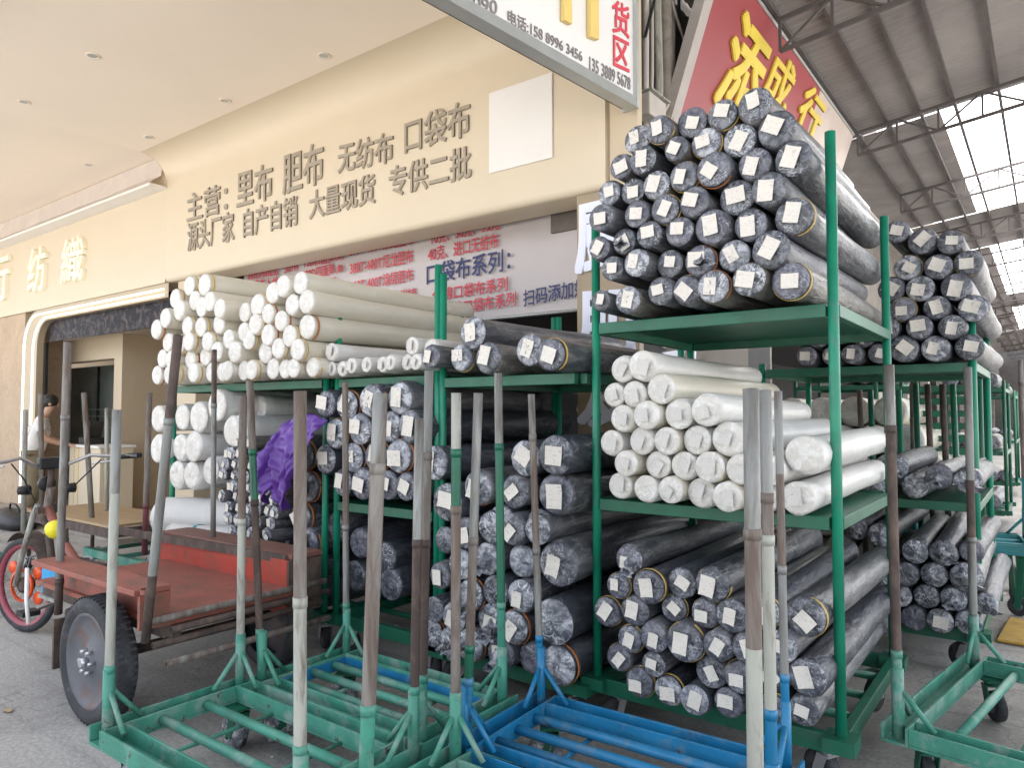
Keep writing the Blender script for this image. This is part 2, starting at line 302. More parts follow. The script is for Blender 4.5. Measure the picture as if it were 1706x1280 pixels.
FY = 4.6; FB = 3.21; SOF = 4.78                  # front of the fascia, its underside, the soffit
def shop_building():
    org = (-8.5, FY, 0)
    T = thing('shop_building', org, 'cream shop front with a deep lettered fascia and a wide arcade soffit', 'building')
    # fascia with a cove rising into the soffit
    prof = [(5.0, FB+.02), (FY+.05, FB), (FY+.01, FB+.015), (FY, FB+.06), (FY, SOF-.34)]
    for k in range(1, 9):
        a = k/8*pi/2; prof.append((FY-.34*(1-cos(a)), SOF-.34+.34*sin(a)))
    prof += [(1.65, SOF)]
    mb = MB(); nx = (-8.9, -2.585)
    k = len(prof)
    mb.add([(x, y, z) for x in nx for y, z in prof], [(i, i+1, k+i+1, k+i) for i in range(k-1)], sm=True)
    for f in range(len(mb.f)):
        ys = [mb.v[i].y for i in mb.f[f]]; mb.mi[f] = 1 if max(ys) < FY-.3 else 0
    mb.quad([(-2.585, y, z) for y, z in prof if y > FY-.001] + [(-2.585, 5.0, SOF)], 0)
    mb.build('fascia', [cream, soffm], T, org)
    mb = MB()   # plain fascia of the entrance bay, and its soffit with a ledge
    mb.quad([(-30, FY, FB), (-8.9, FY, FB), (-8.9, FY, 4.84), (-30, FY, 4.84)]); mb.quad([(-30, 5.0, FB), (-30, FY, FB), (-8.9, FY, FB), (-8.9, 5.0, FB)][::-1])
    mb.build('entrance_fascia', cream, T, org)
    MB().quad([(-30, FY-.002, 4.84), (-30, 1.65, 4.84), (-8.9, 1.65, 4.84), (-8.9, FY-.002, 4.84)]).build('entrance_soffit', soffm, T, org)
    MB().box((-30, FY-.22, 4.40), (-8.905, FY-.004, 4.43)).build('cove_ledge', whitep, T, org)
    mb = MB(); n = 44
    rows = []
    for i in range(n+1):
        x = -30+i/n*21.05; j = random.uniform(-.025, .025); rows.append([(x, FY-.20+j, 4.432), (x, FY-.13+j, 4.50), (x, FY-.05+j*.5, 4.58+j), (x, FY-.03, 4.83)])
    for i in range(n):
        for q in range(3): mb.quad([rows[i][q], rows[i+1][q], rows[i+1][q+1], rows[i][q+1]])
    mb.build('cove_film', mat('cove_plastic', (.78, .72, .68), .25, 0, .08, 3, trans=.3, bump=.4, bs=6), T, org)
    MB().quad([(-8.9, 1.65, SOF), (-8.9, FY-.34, SOF), (-8.9, FY-.34, 4.84), (-8.9, 1.65, 4.84)]).build('soffit_step', soffm, T, org)
    cp = [(y, z) for y, z in prof if y < FY+.001 and z > SOF-.341 and y > FY-.341]
    MB().quad([(-8.903, FY+.02, 4.395)] + [(-8.903, y, z) for y, z in cp] + [(-8.903, FY-.34, 4.835), (-8.903, FY+.02, 4.835)]).build('cove_end', cream, T, org)
    mb = MB(); mb.box((-30, 1.55, 4.6), (-2.3, 1.65, 5.2)); mb.build('canopy_edge', alum, T, org)
    mb = MB(); mb.box((-30, 1.7, 4.95), (-2.6, 4.9, 5.2)); mb.build('canopy_slab', conc, T, org)
    mb = MB(); mb.box((-30, 5.02, 4.5), (-2.8, 14, 8.2)); mb.build('unseen_shade_block', conc, T, org)  # unseen block added above the arcade to keep sun off the foreground
    # corner pillar
    MB().box((-2.56, FY+.02, 0), (-2.33, FY+.10, 5.2)).build('pillar', creamd, T, org, .01)
    MB().box((-2.9, FY+.15, 0), (-2.57, 5.0, FB)).build('pillar', creamd, T, org, .01)
    MB().box((-8.7, FY+.06, 0), (-8.25, 5.05, FB-.004)).build('pillar', creamd, T, org, .01)
    # inside of the open bay: dim room
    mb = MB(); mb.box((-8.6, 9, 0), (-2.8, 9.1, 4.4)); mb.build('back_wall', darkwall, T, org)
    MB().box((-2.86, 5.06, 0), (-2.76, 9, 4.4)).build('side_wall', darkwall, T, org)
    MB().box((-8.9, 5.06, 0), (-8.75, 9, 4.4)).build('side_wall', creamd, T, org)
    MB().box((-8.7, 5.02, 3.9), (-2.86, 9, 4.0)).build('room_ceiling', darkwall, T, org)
    # entrance bay: frame with a rounded corner and two LED lines
    L0, L1 = -13.0, -8.95; r = .5; zt = 3.12; Y = FY+.02
    MB().box((-20, FY+.03, 0), (L0-.42, 5.2, FB-.004)).build('stone_pier', mat('sand_stone', (.48, .36, .25), .7, 0, .15, 3, (.38, .27, .18), .6, .1, 6), T, org)
    for q, dx in enumerate((0, .36)):
        pts = [(L0-.30+dx, Y-.04, .12), (L0-.30+dx, Y-.04, zt-r-dx*.2)]
        for i in range(1, 9):
            a = i/8*pi/2; pts.append((L0-.30+dx+r*(1-cos(a)), Y-.04, zt-r-dx*.2+r*sin(a)))
        pts.append((L1+.05, Y-.04, zt-dx*.2)); MB().tube(pts, .016, 6).build('led_line', led, T, org)
    mb = MB()   # frame plate between the lines, with its rounded opening
    def arch(dx, zz, rr): return [(L0-.36+dx, .1), (L0-.36+dx, zz-rr)] + [(L0-.36+dx+rr*(1-cos(i/8*pi/2)), zz-rr+rr*sin(i/8*pi/2)) for i in range(1, 9)] + [(L1+.1, zz)]
    A, B = arch(-.14, zt+.085, r+.1), arch(.46, zt-.10, r-.1)
    for i in range(len(A)-1): mb.quad([(A[i][0], Y, A[i][1]), (A[i+1][0], Y, A[i+1][1]), (B[i+1][0], Y, B[i+1][1]), (B[i][0], Y, B[i][1])])
    for i in range(len(B)-1): mb.quad([(B[i][0], Y, B[i][1]), (B[i+1][0], Y, B[i+1][1]), (B[i+1][0], Y+.098, B[i+1][1]), (B[i][0], Y+.098, B[i][1])])
    mb.build('door_frame', mat('frame_beige', (.38, .31, .22), .4, 0, .05, 1), T, org)
    MB().box((L0+.3, Y+.10, 2.69), (L1, Y+.13, 3.12)).build('transom_glass', glassd, T, org)
    MB().box((L0+.13, Y+.10, .1), (L0+.18, Y+.14, 2.69)).build('door_post', blackp, T, org)
    # reception booth inside
    bx0, bx1, by, bz = -18.5, -11.40, 5.25, 2.80
    MB().box((bx0, by, 2.42), (bx1, by+.2, bz)).build('booth_header', creamd, T, org)
    MB().box((bx1-.26, by, .1), (bx1, by+.2, 2.42)).build('booth_post', creamd, T, org)
    MB().box((bx1-.2, by+.2, .1), (bx1, 8.6, bz)).build('booth_side', creamd, T, org)
    MB().box((bx1+.002, 6.2, .1), (bx1+.012, 6.24, bz)).build('panel_joint', blackp, T, org)
    MB().box((-30, 8.7, 0), (-8.9, 8.8, 4.4)).build('back_wall', creamd, T, org)
    MB().box((bx0+.9, by+.7, .1), (bx1-.2, by+.73, 2.42)).build('booth_glass', glassl, T, org)
    for x in (-15.3, -14.95): MB().box((x, by+.66, .2), (x+.05, by+.69, 2.3)).build('curtain_strip', whitep, T, org)
    for x in (-13.77,): MB().box((x, by+.66, .2), (x+.03, by+.695, 2.4)).build('mullion', blackp, T, org)
    for z in (1.5, 1.62, 1.3): MB().box((-14.2, by+.662, z), (-12.6, by+.672, z+.02)).build('glass_shelf', mat('shelf_edge', (.25, .33, .32), .4), T, org)
    MB().box((-30, FY+.06, .004), (-8.9, 8.7, .10)).build('tiled_floor', mat('polished_tile', (.50, .42, .31), .18, 0, .06, 2), T, org)
    MB().box((-30, FY-.5, .004), (-8.9, FY+.06, .06)).build('door_step', conc, T, org)
    MB().box((-30, 4.9, 3.7), (-8.9, 8.7, 3.8)).build('room_ceiling', creamd, T, org)
    # downlights in the soffit
    for px, py, z in ((155, 92, 4.84), (540, 92, SOF), (40, 169, 4.84), (375, 167, SOF), (248, 228, 4.84), (147, 274, 4.84)):
        p = atZ(px, py, z)
        if z > 4.5 and p.x > -8.95: z = SOF; p = atZ(px, py, z)
        d = MB().lathe([(0, .06), (-.006, .06), (-.006, .045), (-.001, .04)], (p.x, p.y, z-.001), 'Z', 20).build('downlight', soffm, T, org)
        MB().lathe([(-.003, .042), (-.003, .001)], (p.x, p.y, z-.001), 'Z', 16).build('lens', alum, d, (0, 0, 0))
        d.children[0].location = -V(org)
    # raised letters
    pl = ((0, FY, 0), (0, 1, 0))
    def fl(s, a, b, h, **k): lettering(s, *line_on(pl, a, b, h), bronze, T, .018, .013, org=org, **k)
    fl('主营：', (313, 371), (380, 352), 46); fl('里布', (396, 347), (455, 331), 58); fl('胆布', (473, 325), (540, 304), 66)
    fl('无纺布', (565, 289), (656, 270), 48); fl('口袋布', (676, 257), (784, 225), 56)
    fl('源头厂家', (314, 419), (391, 401), 46); fl('自产自销', (407, 396), (497, 375), 46); fl('大量现货', (517, 366), (626, 338), 46); fl('专供二批', (650, 330), (786, 296), 50)
    for s, a, b, h in (('行', (-12, 506), (20, 497), 72), ('纺', (52, 490), (82, 482), 70), ('織', (107, 474), (145, 466), 70)):
        lettering(s, *line_on(pl, a, b, h), ivory, T, .06, .014, .1, org=org)
shop_building()

def qr_board():     # the white panel on the fascia (its code is left out)
    a, b, c = atY(816, 290, FY), atY(922, 262, FY), atY(816, 156, FY)
    o = MB().box((a.x, -.014, a.z), (b.x, 0, c.z)).build('notice_board', whitep, None, None, .01); o.location = (0, FY-.002, 0)
    tag(o, 'blank white square board fixed to the cream fascia after the bronze letters', 'board')
qr_board()

def banner():
    org = (-5.4, 5.1, 2.45); Yb = 5.1
    T = thing('banner', org, 'long pale banner printed in red and navy hung under the cream fascia', 'banner')
    mb = MB(); n = 40
    xs = [-8.0+i*(5.08/n) for i in range(n+1)]
    vs = [(x, Yb+.012*sin(x*3)+.02, z) for x in xs for z in (2.42, 2.8, 3.2, 3.6)]
    mb.add(vs, [(i*4+j, (i+1)*4+j, (i+1)*4+j+1, i*4+j+1) for i in range(n) for j in range(3)], sm=True); mb.build('banner_sheet', banm, T, org)
    MB().tube([(-8.0, Yb+.03, 2.42), (-3.05, Yb+.03, 2.42)], .015, 8).build('hem_rod', alum, T, org)
    pl = ((0, Yb-.004, 0), (0, 1, 0))
    for s, a, b, h, m in (('高密韩国里', (413, 467), (463, 458), 18, redink), ('240T色', (473, 456), (497, 450), 11, redink), ('75D四面弹', (506, 447), (556, 437), 20, redink), ('(素)', (559, 436), (572, 433), 14, redink),
                          ('高密牛人丝', (413, 485), (463, 476), 16, redink), ('100D四面弹', (506, 467), (556, 457), 18, redink), ('(素)', (559, 457), (572, 454), 14, redink), ('150D四面弹', (520, 486), (560, 478), 17, redink),
                          ('210T-400T涤纶胆布', (582, 428), (690, 407), 20, redink), ('380T-400T尼龙胆布', (583, 458), (688, 437), 21, redink), ('300T-400T涂层胆布', (584, 487), (688, 468), 20, redink), ('210T子母格斜纹布', (620, 507), (694, 494), 15, redink),
                          ('10克、30克、35克', (719, 408), (832, 382), 22, redink), ('40克、进口无纺布', (713, 436), (830, 412), 23, redink), ('口袋布系列：', (711, 475), (850, 450), 34, navy),
                          ('全棉口袋布系列', (720, 504), (846, 484), 22, redink), ('涤棉口袋布系列', (738, 528), (860, 509), 22, redink), ('扫码添加好友', (872, 511), (1002, 487), 27, navy)):
        lettering(s, *line_on(pl, a, b, h), m, T, .002, .012, org=org)
banner()

def white_sign():
    P0 = V((-2.30, 4.5, 3.70)); u = V((-.105, -.9945, 0)); n = V((.9945, -.105, 0)); org = tuple(P0)
    T = thing('hanging_sign', org, 'white shop sign with grey phone numbers and gold characters jutting over the alley', 'sign')
    q = lambda s, h, o=0: P0+u*s+V((0, 0, h))+n*o
    mb = MB(); Ls, H = 3.4, 1.25
    mb.quad([q(Ls, .07), q(.0, .07), q(.0, H), q(Ls, H)]); mb.build('sign_face', wsign, T, org)
    mb = MB()
    for h0, h1 in ((0, .08), (H-.04, H)):
        mb.add([q(Ls,h0,-.06), q(0,h0,-.06), q(0,h0,.035), q(Ls,h0,.035), q(Ls,h1,-.06), q(0,h1,-.06), q(0,h1,.02), q(Ls,h1,.02)], [(0,1,2,3)[::-1],(4,5,6,7),(0,1,5,4),(1,2,6,5),(2,3,7,6),(3,0,4,7)])
    mb.add([q(0,0,-.1), q(-.03,0,-.1), q(-.03,0,.03), q(0,0,.03), q(0,H,-.1), q(-.03,H,-.1), q(-.03,H,.03), q(0,H,.03)], [(0,1,2,3),(4,5,6,7),(0,1,5,4),(1,2,6,5),(2,3,7,6),(3,0,4,7)])
    mb.build('sign_frame', alum, T, org)
    mb = MB(); mb.quad([q(Ls, .02, -.095), q(0, .02, -.095), q(0, H, -.095), q(Ls, H, -.095)]); mb.build('sign_back', conc, T, org)
    pl = (P0+n*.004, n)
    for s, a, b, h, m in (('1090', (778, 14), (828, 24), 24, greyink), ('电话:158 8996 3456', (846, 38), (970, 104), 24, greyink), ('135 3889 5678', (982, 116), (1050, 150), 22, greyink)):
        lettering(s, *line_on(pl, a, b, h), m, T, .003, .008, org=org)
    lettering('区', *line_on(pl, (1022, 108), (1048, 120), 50), redink, T, .003, .015, org=org); lettering('货', *line_on(pl, (1020, 52), (1048, 64), 55), redink, T, .003, .015, org=org)
    for x0, x1, y0, y1 in ((934, 947, 35, 42), (978, 992, 63, 68)):     # feet of a large gold character cut by the frame
        a, b = on(x0, y0, *pl), on(x1, y1, *pl); up = V((0, 0, .62)); mb = MB()
        nn = n*.03; vs = [a, b, b+up, a+up]; mb.add([p+nn for p in vs]+vs, [(0,1,2,3),(0,4,5,1),(1,5,6,2),(2,6,7,3),(3,7,4,0)]); mb.build('gold_character', gold, T, org)
    MB().tube([q(.4, H, -.05), q(.4, H, -.05)+V((-.1, .3, .9))], .015, 6).build('stay_rod', alum, T, org)
white_sign()

def alley_side():
    org = (-2.8, 20, 0)
    T = thing('alley_building', org, 'old grimy concrete building along the covered alley behind the racks', 'building')
    MB().box((-3.4, 5.1, 3.1), (-2.8, 60, 7.5)).build('upper_wall', mat('sooty_concrete', (.17, .15, .135), .85, 0, .3, 1.2, (.09, .08, .07), .55, .15, 2, bump=.2, bs=10), T, org)
    y = 5.1; k = 0
    while y < 56:
        MB().box((-3.0, y, 0), (-2.8, y+.4, 3.1)).build('pier', conc, T, org); y += 3.7
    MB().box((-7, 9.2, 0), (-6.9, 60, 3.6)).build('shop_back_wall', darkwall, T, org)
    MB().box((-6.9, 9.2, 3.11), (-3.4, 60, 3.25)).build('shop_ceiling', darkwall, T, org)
    MB().box((-7, 60.02, 0), (6, 60.2, 7.5)).build('end_wall', mat('pale_end_wall', (.16, .15, .145), .8, 0, .4, .6), T, org)
alley_side()

def conduits():
    specs = [(1072, .03, pvc, 0), (1083, .016, pvc, .12), (1092, .03, lgrey, 0), (1104, .055, conc, 0), (1113, .014, cable, .05), (1120, .022, pvc, -.05), (1128, .016, cable, .1), (1066, .02, cable, -.1), (1098, .02, pvc, .02)]
    for i, (px, r, m, ln) in enumerate(specs):
        p = atX(px, 200, -2.74); a = atX(px, 200, -2.74)
        pts = [(-2.745+r, p.y+ln*(k/5-.5)+.02*sin(k*2.1+i), 2.6+k*.65) for k in range(6)]
        nm = ['grey_pipe', 'cable'][m is cable]
        o = MB().tube(pts, r, 8).build(nm, m, None, pts[0])
        tag(o, ['wide pale downpipe', 'thin slanting pale conduit', 'galvanised pipe', 'thick stained concrete-grey pipe', 'thin black cable', 'medium pale conduit', 'black sagging cable', 'black cable hugging the pillar', 'slim pale pipe'][i] +
            f' climbing the alley wall, {ORD[sorted(range(9), key=lambda k: specs[k][0]).index(i)]} from the white sign', 'pipe' if m is not cable else 'cable', 'pipes and cables on the alley wall')
    p = atX(1075, 185, -2.7); T = thing('junction_box', p, 'pale sloping junction box on pipes beside the white sign', 'electrical box')
    b = MB().box((-.02, -.16, -.1), (.12, .16, .09)).build('box_body', pvc, T, None, .01); MB().box((-.03, -.18, .091), (.15, .18, .105)).build('lid', lgrey, T)
    for i, (a, b_, c) in enumerate((((1090, 0), (1075, 60), (1062, 70)), ((1118, 0), (1150, 100), (1105, 190)))):
        pts = [atX(*q, -2.66) for q in (a, b_, c)]; mid = [pts[0].lerp(pts[1], k/4) for k in range(5)]+[pts[1].lerp(pts[2], k/4) for k in range(1, 5)]
        o = MB().tube(mid, .014, 6).build('cable', [cable, pvc][i], None, mid[0]); tag(o, ['black cable looping to the white sign edge', 'pale cable curving across the pipes to the red sign'][i], 'cable', 'pipes and cables on the alley wall')
conduits()

def red_sign():
    top, ang = V((-2.2, 6.05, 5.58)), math.atan(.333); org = (-2.2, 8.6, 4.0)
    T = thing('red_sign', org, 'tilted red shop sign with big yellow characters along the covered alley', 'sign')
    dn = V((-.333, 0, -1)); H = 1.65; n = V((1, 0, -.333)).normalized()
    q = lambda y, h, o=0: V((-2.2, y, 5.58))+dn*h+n*o
    def slab(y0, y1, h0, h1, o0, o1): return MB().add([q(y0,h1,o0), q(y1,h1,o0), q(y1,h0,o0), q(y0,h0,o0), q(y0,h1,o1), q(y1,h1,o1), q(y1,h0,o1), q(y0,h0,o1)], [(0,1,2,3)[::-1],(4,5,6,7),(0,1,5,4),(1,2,6,5),(2,3,7,6),(3,0,4,7)])
    slab(6.05, 9.35, 0, H, -.06, 0).build('red_panel', signred, T, org); slab(9.35, 11.2, 0, H, -.06, 0).build('glare_panel', mat('painted_glare', (.62, .54, .5), .5, 0, .15, 1.5, (.5, .36, .34), .6, .2, 1), T, org)  # pale far section paints the glare on the red sign as a panel
    slab(5.9, 6.05, -.02, H+.02, -.08, .02).build('edge_trim', mat('trim_grey', (.42, .38, .36), .6), T, org); slab(6.05, 11.2, -.03, 0, -.06, .015).build('edge_trim', alum, T, org)
    pl = (q(7, 1, .004), n)
    for s, a, b, h in (('添', (1186, 170), (1254, 178), 172), ('成', (1264, 160), (1310, 172), 96), ('行', (1320, 214), (1358, 228), 88)):
        p0, p1 = on(*a, *pl), on(*b, *pl); t = on(a[0]+h*.22, a[1]-h, *pl)
        p1.z = p0.z; p1.x = p0.x; hh = (t.z-p0.z); lettering(s, p0, p1, -dn*hh, yellowl, T, .025, .018, .1, org=org)
red_sign()

def vertical_sign():
    T = thing('vertical_sign', (-2.445, FY+.015, 2), 'tall beige pillar sign with huge white characters half hidden by racks', 'sign'); org = tuple(T.location)
    MB().box((-2.82, FY-.015, 1.3), (-2.335, FY+.015, 3.19)).build('sign_board', mat('khaki_board', (.36, .28, .19), .6), T, org)
    pl = ((0, FY-.018, 0), (0, 1, 0))
    for s, a, b, h in (('厨', (962, 455), (1050, 440), 108), ('朋', (966, 590), (1056, 590), 100), ('友', (966, 708), (1056, 712), 82)): lettering(s, *line_on(pl, a, b, h), lilac, T, .02, .03, org=org)
    T2 = thing('shop_sign', (-2.79, 6.9, 2.1), 'dark alley sign with one white character glimpsed under the tall rack shelf', 'sign'); org = tuple(T2.location)
    MB().box((-2.8, 6.0, 1.75), (-2.76, 8.2, 2.75)).build('sign_board', mat('umber_board', (.10, .08, .06), .6), T2, org)
    pl = ((-2.755, 0, 0), (1, 0, 0)); p = atX(1102, 602, -2.755); q = atX(1160, 602, -2.755); q.z = p.z
    lettering('纺', p, q, (0, 0, .45), lilac, T2, .02, .02, org=org)
vertical_sign()

def market_roof():
    org = (1.5, 20, 5.6)
    T = thing('market_roof', org, 'grey corrugated roof on steel trusses over the alley', 'roof')
    zr = lambda x: 5.68+(x+2.2)*.125
    y0, y1, x0, x1 = -2.0, 58, -2.79, 6.0  # front edge carried unseen over the camera to shade the ground ahead
    # corrugated strips between the clear panels (ribs run down the slope)
    lights = [(11.6, 18.0), (21.8, 31), (35, 44)]
    def corr(ya, yb, xa, xb, dz=0):
        mb = MB(); n = max(2, int((yb-ya)/.062)); vs = []
        for i in range(n+1):
            y = ya+(yb-ya)*i/n; h = .018 if i % 2 else 0
            vs += [(xa, y, zr(xa)+h+dz), (xb, y, zr(xb)+h+dz)]
        return mb.add(vs, [(2*i, 2*i+2, 2*i+3, 2*i+1) for i in range(n)])
    cuts = [y0]; segs = []
    for a, b in lights: segs.append((cuts[-1], a)); cuts.append(b)
    segs.append((cuts[-1], y1))
    for a, b in segs: corr(a, b, x0, x1).build('roof_sheet', roofm, T, org)
    for a, b in lights:
        corr(a, b, x0, -1.15).build('roof_sheet', roofm, T, org); corr(a, b, -1.15, 3.2, .0).build('skylight', skyl, T, org); corr(a, b, 3.2, x1).build('roof_sheet', roofm, T, org)
    for x in (-2.15, -1.75, -1.35, -.95, -.45, .1, .8, 1.6, 2.4, 3.4, 4.6, 5.8):
        MB().bar((x, y0, zr(x)-.045), (x, y1, zr(x)-.045), .036, .055).build('purlin', trussm, T, org)
    y = -.0
    while y < 56:
        y += 3.7; mb = MB(); xs0 = -2.12
        mb.bar((xs0, y, zr(xs0)-.11), (x1, y, zr(x1)-.11), .04, .04); mb.bar((xs0, y, zr(xs0)-.44), (x1, y, zr(x1)-.44), .04, .04)
        k = 0; x = xs0
        while x < x1-.3:
            xn = x+.5; mb.bar((x, y, zr(x)-.11), (x, y, zr(x)-.44), .028, .028)
            a, b = ((x, zr(x)-.44), (xn, zr(xn)-.11)) if k % 2 == 0 else ((x, zr(x)-.11), (xn, zr(xn)-.44))
            mb.bar((a[0], y, a[1]), (b[0], y, b[1]), .024, .024); x = xn; k += 1
        mb.build('truss', trussm, T, org)
    y = 3.7
    while y < 56:
        MB().tube([(5.9, y, 0), (5.9, y, 6.2)], .07, 10).build('column', trussm, T, org); y += 3.7
market_roof()

# ================================================================ CARTS
def caster(parent, x, y, r=.075, zt=.2, rz=.5, m=greend, wrapped=False):
    f = MB(); f.box((-.05, -.05, zt-.012), (.05, .05, zt))
    f.tube([(0, 0, zt-.012), (0, 0, zt-.035)], .022, 10)
    for s in (-1, 1): f.add([(-.02, s*.034, zt-.03), (.03, s*.034, zt-.03), (-.005, s*.034, r-.012), (-.05, s*.034, r-.012), (-.02, s*.039, zt-.03), (.03, s*.039, zt-.03), (-.005, s*.039, r-.012), (-.05, s*.039, r-.012)], [(0,1,2,3),(7,6,5,4),(0,4,5,1),(1,5,6,2),(2,6,7,3),(3,7,4,0)])
    f.box((-.022, -.034, zt-.04), (.032, .034, zt-.03))
    o = f.build('caster', steel if m is steel else greend, parent); o.location = (x, y, 0); o.rotation_euler.z = rz
    wh = MB().lathe([(-.024, .03), (-.024, r-.016), (-.018, r-.003), (0, r), (.018, r-.003), (.024, r-.016), (.024, .03)], (-.028, 0, r), 'Y', 20).build('wheel', tyre, o)
    MB().lathe([(-.028, .001), (-.028, .02), (-.024, .032), (.024, .032), (.028, .02), (.028, .001)], (-.028, 0, r), 'Y', 14).build('hub', hubg, o)
    if wrapped:
        mb = MB(); n = 12
        for i in range(n+1): pass
        mb.lathe([(-.036, .02), (-.035, r*.8), (-.02, r+.006), (.01, r+.004), (.034, r*.85), (.036, .02)], (-.028, 0, r), 'Y', 11); 
        for v in mb.v: v += V((random.uniform(-.007, .007), random.uniform(-.006, .006), random.uniform(-.004, .007)))
        mb.build('film_wrapping', capk, o)
    return o
def pole_mesh(z0, zt, segs, r, lean=(0, 0), joints=True):
    """segs: [(z_top_of_segment, material)] from the bottom up"""
    pts, mis, mats = [], [], []; z = z0
    for zt_, m in segs:
        if m not in mats: mats.append(m)
        n = max(1, int((zt_-z)/.25)); zz = z
        for k in range(n): pts.append((zz+(zt_-zz)*k/n, mats.index(m)))
        z = zt_
    mb = MB(); P = []; rr = []
    for z_, m in pts: P.append((lean[0]*(z_-z0), lean[1]*(z_-z0), z_)); rr.append(r*random.uniform(.985, 1.015))
    P.append((lean[0]*(z-z0), lean[1]*(z-z0), z)); rr.append(r)
    mb.tube(P, rr, 12, mis=[m for _, m in pts]+[pts[-1][1]])
    # black disc painted as the shaded hollow of the mouth, and a couple of coupling rings
    top = V(P[-1]); 
    mats.append(blackp); d = len(mats)-1
    mb.add([top+V((r*.78*cos(a*pi/5), r*.78*sin(a*pi/5), .0015)) for a in range(10)], [tuple(range(10))], d)
    if joints:
        zz = 0
        for zt_, m in segs[:-1]:
            if random.random() < .8:
                c = V((lean[0]*(zt_-z0), lean[1]*(zt_-z0), zt_)); mb.tube([c-V((0, 0, .016)), c+V((0, 0, .016))], r*1.13, 12, mats.index(m))
    return mb, mats
GP = 'push carts with loose upright pipes'
def cart(label, loc, L, W, rz, paint, poles, beam2=None, rails=3, zf=.28, wrapped=True, casters=True, inner=None, name='push_cart', group=GP, sock=True, along='X', rail_m=None):
    """poles: {(ix,iy): (top px row, pixel x of the top or None, [(py lower end, material)...], radius)}"""
    T = thing(name, loc, label, 'cart', group, rz)
    b2 = beam2 or paint; h = .075; hw = .052; zb = zf-h
    def channel(a, b, nrm):          # a channel that opens upward: base and two lips
        mb = MB(); a, b = V(a), V(b); n = V(nrm)
        mb.bar(a+V((0,0,.006)), b+V((0,0,.006)), hw*2, .012); 
        mb.bar(a+n*(hw-.006)+V((0,0,.044)), b+n*(hw-.006)+V((0,0,.044)), .012, .062); mb.bar(a-n*(hw-.006)+V((0,0,.044)), b-n*(hw-.006)+V((0,0,.044)), .012, .062); return mb
    for s in (-1, 1):
        channel((s*(L/2), -W/2-hw, zb), (s*(L/2), W/2+hw, zb), (1, 0, 0)).build('end_beam', paint, T, None, .002)
        channel((-L/2+hw+.001, s*W/2, zb+.002), (L/2-hw-.001, s*W/2, zb+.002), (0, 1, 0)).build('side_beam', b2, T, None, .002)
    if inner:
        for s in (-1, 1):
            MB().box((-L/2+.06, s*(W/2-hw-.004)-.002, zb+.008), (L/2-.06, s*(W/2-hw-.004)+.002, zf-.012)).build('painted_inner_face', inner, T)
        MB().box((-L/2+hw+.002, -W/2+.06, zb+.008), (-L/2+hw+.006, W/2-.06, zf-.012)).build('painted_inner_face', inner, T)
    for k in range(rails):
        y = -W/2+W*(k+1)/(rails+1); MB().tube([(-L/2+hw+.001, y, zf-.035), (L/2-hw-.001, y, zf-.035)], .02, 12).build('cross_rail', rail_m or paint, T)
    for x in (-L*.2, L*.22): MB().tube([(x, -W/2+hw, zb+.015), (x, W/2-hw, zb+.015)], .009, 8).build('tie_rod', rail_m or paint, T)
    Mx = M.Translation(V(loc)) @ M.Rotation(rz, 4, 'Z')
    for (ix, iy), pd in poles.items():
        if pd is None: continue
        ytop, xtop, segs, r = pd[:4]; r *= .9
        lx, ly = ix*L/2, iy*W/2
        if len(pd) > 4: q_ = Mx.inverted() @ V((*pd[4], 0)); lx, ly = q_.x, q_.y
        wp = Mx @ V((lx, ly, 0))
        zt = zat(ytop, wp.x, wp.y); lean = (0, 0)
        if xtop is not None:
            tp = atY(xtop, ytop, wp.y); zt = tp.z; dx = (tp.x-wp.x)/(zt-.25)
            l = M.Rotation(-rz, 4, 'Z') @ V((dx, 0, 0)); lean = (l.x, l.y)
        zz = [(zat(py, wp.x, wp.y), m) for py, m in segs]; out = [(zz[0][0], paint)] if zz[0][0] > zf+.1 else []
        zs = [a for a, _ in zz][1:]+[zt]
        for (a, m), z1 in zip(zz, zs):
            if z1 > zf+.1: out.append((z1, m))
        mb, ms = pole_mesh(zf-.02, zt, out, r, lean); o = mb.build('pole', ms, T); o.location = (lx, ly, 0)
        MB().tube([(0, 0, zb+.013), (0, 0, zf+.22)], r*1.22, 12).build('pole_socket', paint, T).location = (lx, ly, 0)
        MB().tube([(-ix*r, 0, zf+.13), (-ix*.135, 0, zf-.006)], .011, 8).build('brace', paint, T).location = (lx, ly, 0)
        MB().tube([(0, -iy*r, zf+.13), (0, -iy*.135, zf-.006)], .011, 8).build('brace', paint, T).location = (lx, ly, 0)
    if casters:
        for ix in (-1, 1):
            for iy in (-1, 1): caster(T, ix*(L/2-.09), iy*(W/2-.06), .075, zb-.001, random.uniform(-1, 2.5), wrapped=wrapped)
    return T
g, l, b, d_, gr, gw = grey, lgrey, rust, drust, greend, greenw
cart('worn green cart with bare pipe rails beside the rusty tricycle wheel', (-2.575, 1.715, 0), 1.10, .60, 0, greenw, {
    (-1, -1): (683, 195, [(1115, l), (822, g)], .021), (-1, 1): (660, 405, [(1062, l), (870, b)], .021),
    (1, -1): (652, 500, [(1250, l), (1005, b)], .0225, (-1.885, 1.43)), (1, 1): (697, 699, [(1150, d_), (905, g)], .020, (-1.976, 2.015))}, rails=2)
cart('green cart with bright blue inner beams behind the worn green cart', (-2.545, 2.36, 0), 1.06, .52, 0, greenw, {
    (-1, -1): (635, 416, [(1055, d_), (840, gr), (755, b)], .020), (-1, 1): (638, 575, [(1010, g), (880, b)], .019),
    (1, -1): (618, 715, [(1130, d_), (905, b), (760, g)], .020), (1, 1): (622, 830, [(1010, gr), (745, g)], .021)}, inner=blue, rails=3)
